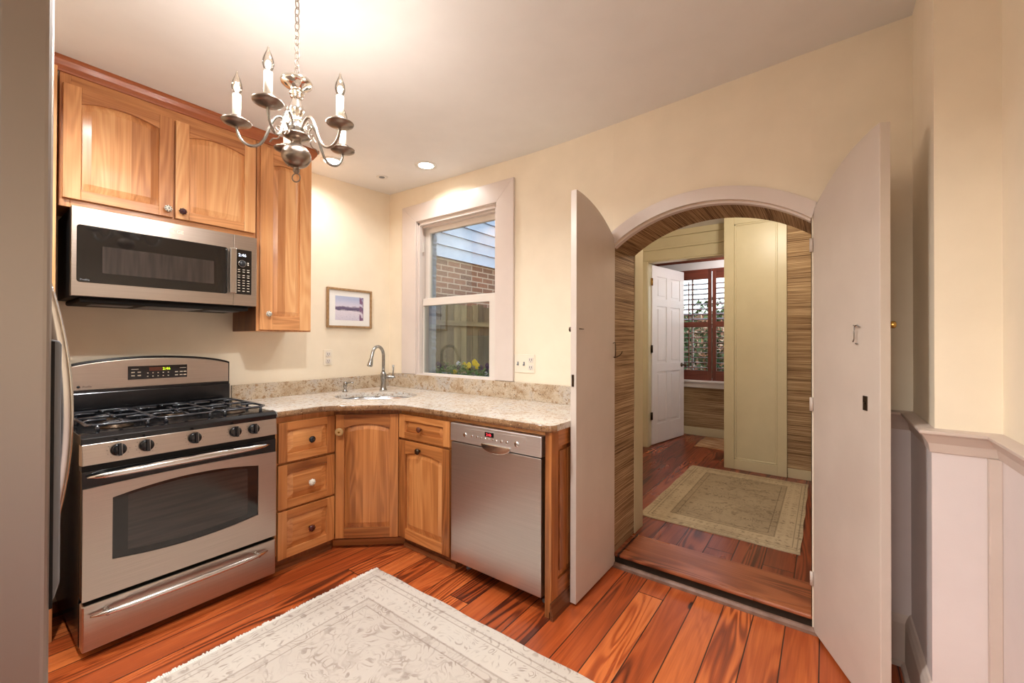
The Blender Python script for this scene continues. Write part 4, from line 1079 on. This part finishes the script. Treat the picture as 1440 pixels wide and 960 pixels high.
text('2:46', .024, (MX + .0024, -1.350, 1.789), FX, 'digit_white', mc, 'clock_digits')
m = mb(); m.lathe([(.017, 0), (.018, .010), (.015, .014), (.001, .0145)], (MX + .002, -1.332, 1.747), 24, TOX); m.build('dial', 'dark_plastic', mc)
m = mb(); m.tube([(MX + .008, -1.332 + .0185 * math.cos(k * PI / 12), 1.747 + .0185 * math.sin(k * PI / 12)) for k in range(24)], .0022, 8, closed=True); m.build('dial_ring', 'nickel', mc)
m = mb()
for i, z in enumerate((1.712, 1.700, 1.680, 1.668, 1.650, 1.636, 1.622, 1.606, 1.590)):
    for y in (-1.352, -1.328, -1.304): m.box(MX + .002, MX + .0026, y, y + .012, z, z + .003)
for y, z in ((-1.303, 1.752), (-1.303, 1.742)): m.box(MX + .002, MX + .0026, y, y + .008, z, z + .005)
m.build('key_printing', 'plate_white', mc)

# ------------------------------------------------------------------ dishwasher
DX0, DX1, DY = 1.398, 2.006, -.636
dwm = thing('dishwasher', 'stainless dishwasher with silver control strip between hickory cabinet and end panel', 'dishwasher', (1.7, -.3, 0))
m = mb(); m.box(DX0 + .002, DX1 - .004, -.59, -.02, .10, .852); m.build('body', 'black_matte', dwm)
m = mb(); m.box(DX0 + .02, DX1 - .02, -.54, -.05, .02, .10); m.build('base', 'black_matte', dwm)
m = mb(); m.box(DX0, DX1 - .006, DY, -.592, .080, .746, 'x'); dd_ = m.build('door', 'steel_v', dwm, bevel=.004)
m = mb(); m.box(DX0, DX1 - .002, DY - .006, -.592, .752, .853, 'x'); cpn = m.build('control_panel', 'steel_light', dwm, bevel=.004)
m = mb(); m.prism([(1.462, .772), (1.915, .778), (1.915, .838), (1.462, .832)], DY - .0072, DY - .006, 'y', 'x'); m.build('inlay', 'steel_light', cpn, bevel=.0004)
m = mb(); m.box(1.652, 1.712, DY - .0085, DY - .007, .808, .832); m.build('display', 'black_glass', cpn)
text('2:46', .020, (1.662, DY - .0088, .813), FY, 'digit_red', cpn, 'display_digits')
for k, (x, r) in enumerate([(1.512, .013), (1.565, .006), (1.60, .006), (1.628, .005), (1.656, .005), (1.682, .005), (1.708, .005), (1.732, .005), (1.765, .008), (1.80, .008), (1.86, .015)]):
    m = mb(); m.lathe([(r, 0), (r * .95, .003), (.0005, .0032)], (x, DY - .0072, .797), 16, TOY); m.build('button', 'handle_steel', cpn)
m = mb()
n = 14; us = [1.632 + .19 * i / n for i in range(n + 1)]
m.strip([(u, .757 - .030 * math.sin(PI * i / n) ** .6) for i, u in enumerate(us)], [(u, .772) for u in us], DY - .016, DY - .002, 'y', 'x')
m.build('handle', 'chrome', dd_, bevel=.003)
for x in (1.44, 1.96):
    m = mb(); m.lathe([(.016, 0), (.016, .008), (.007, .012), (.007, .08)], (x, -.53, 0), 12); m.build('leg', 'grey_plastic', dwm)

# ------------------------------------------------------------------ refrigerator (seen from its side)
fx1, fy1 = 2.15, -2.262
fr = thing('refrigerator', 'tall stainless refrigerator at the edge of the room with bowed door handle', 'refrigerator', (1.7, -2.6, 0))
m = mb(); m.box(1.26, fx1, -2.96, fy1 - .055, .03, 1.86, 'z'); m.box(1.30, fx1 - .04, -2.92, -2.40, 0, .03); m.g = [Vector((v.z * 0 + v.y, v.z, v.x)) for v in m.v]; m.build('body', 'fridge_steel', fr, bevel=.004)
m = mb(); m.box(1.26, fx1, fy1 - .050, fy1 + .012, .62, 1.855, 'y'); f1 = m.build('door', 'fridge_steel', fr, bevel=.010, seg=4)
m = mb(); m.box(1.26, fx1, fy1 - .050, fy1 + .012, .06, .61, 'y'); f2 = m.build('freezer_drawer', 'fridge_steel', fr, bevel=.010, seg=4)
n = 22
def bow(z0, z1, x, p, r, par, mat, flat=1.0):
    P_ = []
    for i in range(n + 1):
        k = -1 + 2 * i / n; P_.append((x, fy1 + .010 + p * (1 - k * k), z0 + (z1 - z0) * i / n))
    m = mb(); m.tube(P_, [r * (.75 + .25 * (1 - (-1 + 2 * i / n) ** 2)) for i in range(n + 1)], 14, flat=flat); return m.build('handle', mat, par)
bow(.965, 1.405, fx1 - .075, .024, .0115, f1, 'handle_steel')
m = mb(); m.prism([(fy1 + .010, .895), (fy1 + .0185, .915), (fy1 + .0235, .935), (fy1 + .0235, 1.304), (fy1 + .021, 1.310), (fy1 + .012, 1.312), (fy1 + .010, 1.30)][::1], fx1 - .040, fx1 - .012, 'x'); m.build('side_grip', 'grey_plastic', f1, bevel=.002)
m = mb(); m.box(fx1 - .012, fx1 - .008, fy1 + .008, fy1 + .0155, .900, 1.309); m.build('grip_gap_shade', 'black_matte', f1)  # black sliver standing in for the shade between grip and door

# ------------------------------------------------------------------ chandelier
CH = Vector((1.581, -1.603, 0)); TZ = ceil_z(CH.x, CH.y)
ch = thing('chandelier', 'five arm pewter chandelier with lit candle bulbs hanging from a chain', 'chandelier', (CH.x, CH.y, 1.88))
m = mb(); m.lathe([(.001, TZ - .024), (.012, TZ - .022), (.024, TZ - .012), (.028, TZ - .004), (.028, TZ + .003)], (CH.x, CH.y, 0), 28); m.build('canopy', 'silver', ch)
z = TZ - .022; k = 0
while z > 2.262:
    m = mb(); pts = []
    for i in range(16):
        a = 2 * PI * i / 16; u = .0085 * math.cos(a); v = .0165 * math.sin(a)
        ca = k * PI / 2 + .4; pts.append((CH.x + u * math.cos(ca), CH.y + u * math.sin(ca), z - .014 + v))
    m.tube(pts, .0019, 6, closed=True); m.build('chain_link', 'pewter', ch); z -= .0265; k += 1
def L_(name, prof, mat, seg=28): m = mb(); m.lathe(prof, (CH.x, CH.y, 0), seg); return m.build(name, mat, ch)
L_('crown', [(.004, 2.262), (.012, 2.250), (.030, 2.246), (.048, 2.238), (.053, 2.230), (.050, 2.222), (.036, 2.212), (.022, 2.205), (.019, 2.198), (.024, 2.193), (.024, 2.187), (.018, 2.182), (.021, 2.176), (.015, 2.170)], 'silver')
L_('column', [(.015, 2.172), (.017, 2.160), (.024, 2.142), (.026, 2.128), (.020, 2.112), (.014, 2.102), (.018, 2.096), (.018, 2.090), (.014, 2.086), (.020, 2.080), (.023, 2.075)], 'silver', 10)
L_('hub', [(.023, 2.080), (.028, 2.078), (.028, 2.054), (.023, 2.050), (.022, 2.044)], 'nickel')
L_('collar', [(.022, 2.050), (.036, 2.046), (.045, 2.040), (.045, 2.036), (.030, 2.028), (.019, 2.024), (.016, 2.014), (.020, 2.008), (.015, 2.000)], 'pewter')
m = mb(); m.ball((CH.x, CH.y, 1.967), .0485, 1, 1, .86, 32, 20); m.build('ball', 'pewter', ch)
L_('finial', [(.018, 1.932), (.008, 1.926), (.011, 1.918), (.011, 1.912), (.006, 1.905), (.001, 1.903)], 'pewter', 16)
m = mb(); m.tube([(CH.x + .014 * math.cos(a) * .8, CH.y + .014 * math.cos(a) * .6, 1.890 + .015 * math.sin(a)) for a in [2 * PI * i / 20 for i in range(20)]], .0022, 8, closed=True); m.build('ring', 'pewter', ch)
CR = .184
arm_path = [(.022, 2.058), (.030, 2.082), (.042, 2.096), (.056, 2.100), (.068, 2.092), (.078, 2.072), (.088, 2.044), (.098, 2.016), (.110, 1.995), (.126, 1.983), (.145, 1.981), (.163, 1.990), (.176, 2.008), (.183, 2.030), (.184, 2.045)]
def smooth_path(p, it=2):
    for _ in range(it):
        q = [p[0]]
        for a, b in zip(p, p[1:]): q += [tuple(a[i] * .75 + b[i] * .25 for i in range(len(a))), tuple(a[i] * .25 + b[i] * .75 for i in range(len(a)))]
        q.append(p[-1]); p = q
    return p
arm_path = smooth_path(arm_path, 1)
for k in range(5):
    a = math.radians(-124 + 72 * k); ca, sa = math.cos(a), math.sin(a)
    def W3(r, z, s=0): return (CH.x + r * ca - s * sa, CH.y + r * sa + s * ca, z)
    m = mb(); m.tube([W3(r, z) for r, z in arm_path], .0048, 10); arm = m.build('arm', 'pewter' if k in (2,) else 'nickel', ch)
    c = W3(CR, 0)
    m = mb(); m.lathe([(.004, 2.040), (.012, 2.043), (.030, 2.047), (.044, 2.054), (.046, 2.058), (.043, 2.059), (.030, 2.055), (.020, 2.056), (.022, 2.064), (.024, 2.072), (.018, 2.074), (.012, 2.070)], c, 24); m.build('drip_plate', 'pewter', arm)
    m = mb(); m.lathe([(.0125, 2.066), (.0125, 2.150), (.009, 2.152), (.001, 2.152)], c, 16); m.build('candle_sleeve', 'candle', arm)
    m = mb(); m.lathe([(.007, 2.152), (.0135, 2.162), (.0170, 2.175), (.0155, 2.190), (.010, 2.206), (.005, 2.218), (.003, 2.227), (.0005, 2.233)], c, 16); m.build('bulb', 'bulb_glass', arm)
    m = mb(); m.ball((c[0], c[1], 2.174), .0075, 1, 1, 1.6, 8, 6); m.build('filament', 'filament', arm)
    m = mb(); sp = smooth_path([(.050, 2.082), (.040, 2.070), (.044, 2.052), (.058, 2.048), (.066, 2.058), (.060, 2.068), (.052, 2.062)], 2)
    m.tube([W3(r, z) for r, z in sp], .0024, 8)
    sp = smooth_path([(.056, 2.048), (.050, 2.034), (.060, 2.018), (.074, 2.020), (.084, 2.004)], 2); m.tube([W3(r, z) for r, z in sp], .0022, 8)
    m.build('scroll', 'pewter', arm)

# ------------------------------------------------------------------ recessed ceiling lights
def can(x, y, label, r=.052, power=20):
    z = ceil_z(x, y)
    t_ = thing('recessed_light', label, 'ceiling light', (x, y, z), None)
    m = mb(); m.lathe([(r + .026, .012), (r + .028, .0), (r + .027, -.005), (r + .004, -.006), (r, -.002), (r, .0)], (x, y, z), 32); m.build('trim_ring', 'baffle', t_)
    m = mb(); m.lathe([(r + .001, -.003), (.0005, -.0032)], (x, y, z), 32); m.build('lens', 'lens_glow', t_)
    ld = bpy.data.lights.new('downlight', 'AREA'); ld.shape = 'DISK'; ld.size = r * 1.9; ld.energy = power; ld.spread = math.radians(150); ld.color = (.94, .98, 1)
    lo_ = bpy.data.objects.new('downlight', ld); COL.objects.link(lo_); lo_.location = (x, y, z - .012); lo_['kind'] = 'helper'
can(.776, -.275, 'round lit recessed light in the ceiling in front of the window', power=2.5)
can(.306, -.724, 'round lit recessed light in the ceiling behind the chandelier arms', power=2.5)
can(1.98, -1.62, 'unseen recessed light added as fill above the open floor near the arch doors', power=16)  # added out of view to flatten the lighting
can(1.1, -2.3, 'unseen recessed light added as fill above the refrigerator side of the room', power=14)  # second added fill, also out of view
z = ceil_z(.325, -.322)
sn = thing('ceiling_detector', 'small round eyeball fixture in the ceiling near the corner', 'detector', (.325, -.322, z))
m = mb(); m.lathe([(.045, 0), (.043, -.004), (.03, -.006), (.022, -.003), (.02, .01)], (.325, -.322, z), 28); m.build('ring', 'baffle', sn)
m = mb(); m.lathe([(.022, -.002), (.020, -.006), (.001, -.007)], (.325, -.322, z), 20); m.build('eye', 'grey_plastic', sn)

# ------------------------------------------------------------------ picture, outlets
pc = thing('picture', 'small framed lavender harbour print on the cream wall above the outlet', 'picture', (.01, -.39, 1.41))
y0, y1, z0, z1 = -.590, -.190, 1.410, 1.725
m = mb(); f_ = .018
m.box(.001, .022, y0, y0 + f_, z0, z1); m.box(.001, .022, y1 - f_, y1, z0, z1); m.box(.001, .022, y0 + f_, y1 - f_, z0, z0 + f_, 'y'); m.box(.001, .022, y0 + f_, y1 - f_, z1 - f_, z1, 'y')
m.build('frame', 'gold_frame', pc, bevel=.004)
m = mb(); m.box(.001, .010, y0 + f_, y1 - f_, z0 + f_, z1 - f_); m.build('mat', 'mat_board', pc)
pa = (y0 + .072, y1 - .078, z0 + .062, z1 - .062)
m = mb(); m.add([(.0105, pa[0], pa[2]), (.0105, pa[1], pa[2]), (.0105, pa[1], pa[3]), (.0105, pa[0], pa[3]), (.009, pa[0], pa[2]), (.009, pa[1], pa[2]), (.009, pa[1], pa[3]), (.009, pa[0], pa[3])], [(0, 1, 2, 3), (0, 4, 5, 1), (1, 5, 6, 2), (2, 6, 7, 3), (3, 7, 4, 0)], gs=[(0, 0, 0), (1, 0, 0), (1, 1, 0), (0, 1, 0)] * 2); m.build('print', 'print_art', pc)

ou = thing('outlet', 'white duplex outlet on the wall under the picture', 'outlet', (.0, -.572, 1.177))
m = mb(); m.box(0, .006, -.608, -.536, 1.118, 1.238); m.build('plate', 'plate_white', ou, bevel=.002)
m = mb()
for z in (1.204, 1.152): m.box(.006, .009, -.590, -.554, z - .018, z + .018)
m.build('receptacle', 'frame_white', ou, bevel=.002)
m = mb()
for z in (1.204, 1.152):
    for y in (-.580, -.566): m.box(.009, .0094, y, y + .003, z - .004, z + .008)
    m.box(.009, .0094, -.5745, -.5705, z - .013, z - .008)
m.build('slots', 'dark_plastic', ou)
os_ = thing('switch_plate', 'white triple wall plate with two toggle switches and an outlet', 'switch', (1.46, 0, 1.157))
m = mb(); m.box(1.378, 1.542, -.006, 0, 1.096, 1.220); m.build('plate', 'plate_white', os_, bevel=.002)
for x in (1.408, 1.458):
    m = mb(); m.box(x - .005, x + .005, -.009, -.006, 1.145, 1.170); m.prism([(-.006, 1.152), (-.018, 1.146), (-.018, 1.152), (-.006, 1.163)], x - .004, x + .004, 'x'); m.build('toggle', 'grey_plastic', os_)
m = mb()
for z in (1.183, 1.133): m.box(1.495, 1.531, -.009, -.006, z - .016, z + .016)
m.build('receptacle', 'frame_white', os_, bevel=.002)
m = mb()
for z in (1.183, 1.133):
    for x in (1.503, 1.518): m.box(x, x + .004, -.0096, -.009, z - .004, z + .009)
    m.box(1.511, 1.515, -.0096, -.009, z - .013, z - .008)
m.build('slots', 'dark_plastic', os_)

# ------------------------------------------------------------------ rugs
def rug_obj(name, x0, x1, y0, y1, z, mat, label, rot=0, fringe=None, th=.007):
    nx, ny = 40, 30; vs = []; gs = []; 
    for j in range(ny + 1):
        for i in range(nx + 1):
            x = x0 + (x1 - x0) * i / nx; y = y0 + (y1 - y0) * j / ny
            wob = .002 * math.sin(x * 9) * math.sin(y * 7 + 1)
            if j in (0, ny): y += .003 * math.sin(x * 17)
            if i in (0, nx): x += .003 * math.sin(y * 15)
            vs.append((x, y, z + th + wob * .5)); gs.append((x - x0, y - y0, 0))
    fs = [(j * (nx + 1) + i, j * (nx + 1) + i + 1, (j + 1) * (nx + 1) + i + 1, (j + 1) * (nx + 1) + i) for j in range(ny) for i in range(nx)]
    bd = [i for i in range(nx + 1)] + [(j) * (nx + 1) + nx for j in range(1, ny + 1)] + [ny * (nx + 1) + i for i in range(nx - 1, -1, -1)] + [j * (nx + 1) for j in range(ny - 1, 0, -1)]
    b0 = len(vs)
    for i in bd: vs.append((vs[i][0], vs[i][1], z)); gs.append(gs[i])
    for k in range(len(bd)): k2 = (k + 1) % len(bd); fs.append((bd[k2], bd[k], b0 + k, b0 + k2))
    fs.append(tuple(b0 + k for k in range(len(bd)))[::-1])
    m = mb(); m.add(vs, fs, gs=gs)
    r = thing(name, label, 'rug', ((x0 + x1) / 2, (y0 + y1) / 2, z))
    m.build('pile', mat, r)
    if fringe:
        m = mb(); y = y0
        while y < y1:
            w_ = random.uniform(.004, .008); l_ = random.uniform(.012, .024)
            for xe, s in ((x0, -1), (x1, 1)): m.box(xe - s * .004, xe + s * l_, y, y + w_ * .8, z, z + th + .001)
            y += w_
        o = m.build('fringe', 'fringe', r); o['kind'] = 'stuff'
    return r
rug_obj('area_rug', 1.035, 2.955, -2.155, -.855, 0, 'rug_pale', 'large pale beige floral rug with a frayed white edge on the kitchen floor', fringe=True)
rug_obj('hall_rug', 2.02, 2.975, .64, 2.14, HZ, 'rug_olive', 'olive and tan patterned rug on the hall floor past the arch')
rug_obj('floor_mat', 1.84, 2.36, 2.98, 3.60, HZ, 'rag_mat', 'small woven tan mat under the shuttered window', th=.006)
bpy.data.objects['floor_mat']['category'] = 'mat'

# ------------------------------------------------------------------ hall ceiling lamp (out of sight above the arch)
hl = thing('flush_light', 'glowing round flush light on the hall ceiling', 'ceiling light', (2.68, 1.25, 2.50))
m = mb(); m.lathe([(.001, 2.495), (.07, 2.50), (.12, 2.52), (.14, 2.55), (.14, 2.555)], (2.68, 1.25, 0), 24); m.build('diffuser', 'hall_glow', hl)
m = mb(); m.lathe([(.15, 2.552), (.15, 2.57)], (2.68, 1.25, 0), 24); m.build('base', 'brass', hl)
def light(name, kind, loc, energy, color=(1, 1, 1), size=.2, rot=None, **k):
    ld = bpy.data.lights.new(name, kind); ld.energy = energy; ld.color = color
    if kind == 'AREA': ld.size = size
    elif kind == 'POINT': ld.shadow_soft_size = size
    for a, v in k.items(): setattr(ld, a, v)
    o = bpy.data.objects.new(name, ld); COL.objects.link(o); o.location = loc; o['kind'] = 'helper'
    if rot: o.rotation_euler = rot
    return o
light('hall_lamp', 'POINT', (2.68, 1.25, 2.42), 17, (1, .91, .76), .08)
light('back_room_fill', 'POINT', (2.5, 3.1, 2.3), 14, (.95, .97, 1), .08)  # hidden fill added to brighten the back room and its white door
# daylight through the windows: the sky, guided by portals
def portal(name, loc, sx_, sy_, rot):
    ld = bpy.data.lights.new(name, 'AREA'); ld.shape = 'RECTANGLE'; ld.size = sx_; ld.size_y = sy_; ld.cycles.is_portal = True
    o = bpy.data.objects.new(name, ld); COL.objects.link(o); o.location = loc; o.rotation_euler = rot; o['kind'] = 'helper'
portal('window_portal', (.79, .2, 1.66), .84, 1.26, (-PI / 2, 0, 0))
portal('fill_window_portal', (2.80, YF - .16, 1.675), .70, 1.05, (PI / 2, 0, 0))  # portal of the added window behind the camera
portal('back_room_portal', (1.6, 3.76, 1.53), 1.8, 1.5, (-PI / 2, 0, 0))
W_ = bpy.data.worlds.new('sky'); S.world = W_; W_.use_nodes = True; nt = W_.node_tree
sk_ = nt.nodes.new('ShaderNodeTexSky'); sk_.sky_type = 'NISHITA'; sk_.sun_disc = False; sk_.sun_elevation = math.radians(38); sk_.sun_rotation = math.radians(200); sk_.air_density = 1.2; sk_.dust_density = 3
hs = nt.nodes.new('ShaderNodeHueSaturation'); hs.inputs['Saturation'].default_value = .45
nt.links.new(sk_.outputs[0], hs.inputs['Color']); nt.links.new(hs.outputs[0], nt.nodes['Background'].inputs[0]); nt.nodes['Background'].inputs[1].default_value = .6

# ------------------------------------------------------------------ camera
cam = bpy.data.cameras.new('camera'); co = bpy.data.objects.new('camera', cam); COL.objects.link(co); S.camera = co
f_px, cy_ = 594.163, 475.288; yaw, pit, rol = .6383, .0061, .0032
cam.sensor_width = 36; cam.sensor_fit = 'HORIZONTAL'; cam.lens = f_px / 1440 * 36; cam.shift_y = (cy_ - 480) / 1440; cam.clip_start = .02
f = Vector((-math.sin(yaw), math.cos(yaw), 0)); r = Vector((math.cos(yaw), math.sin(yaw), 0)); u = Vector((0, 0, 1))
f2 = math.cos(pit) * f + math.sin(pit) * u; u2 = -math.sin(pit) * f + math.cos(pit) * u
r3 = math.cos(rol) * r + math.sin(rol) * u2; u3 = -math.sin(rol) * r + math.cos(rol) * u2
co.matrix_world = Matrix(((r3.x, u3.x, -f2.x, 3.0944), (r3.y, u3.y, -f2.y, -2.3497), (r3.z, u3.z, -f2.z, 1.3124), (0, 0, 0, 1)))
vs_ = S.view_settings; vs_.view_transform = 'Standard'; vs_.look = 'None'; vs_.exposure = 0.74; vs_.gamma = 1.0; vs_.use_curve_mapping = False
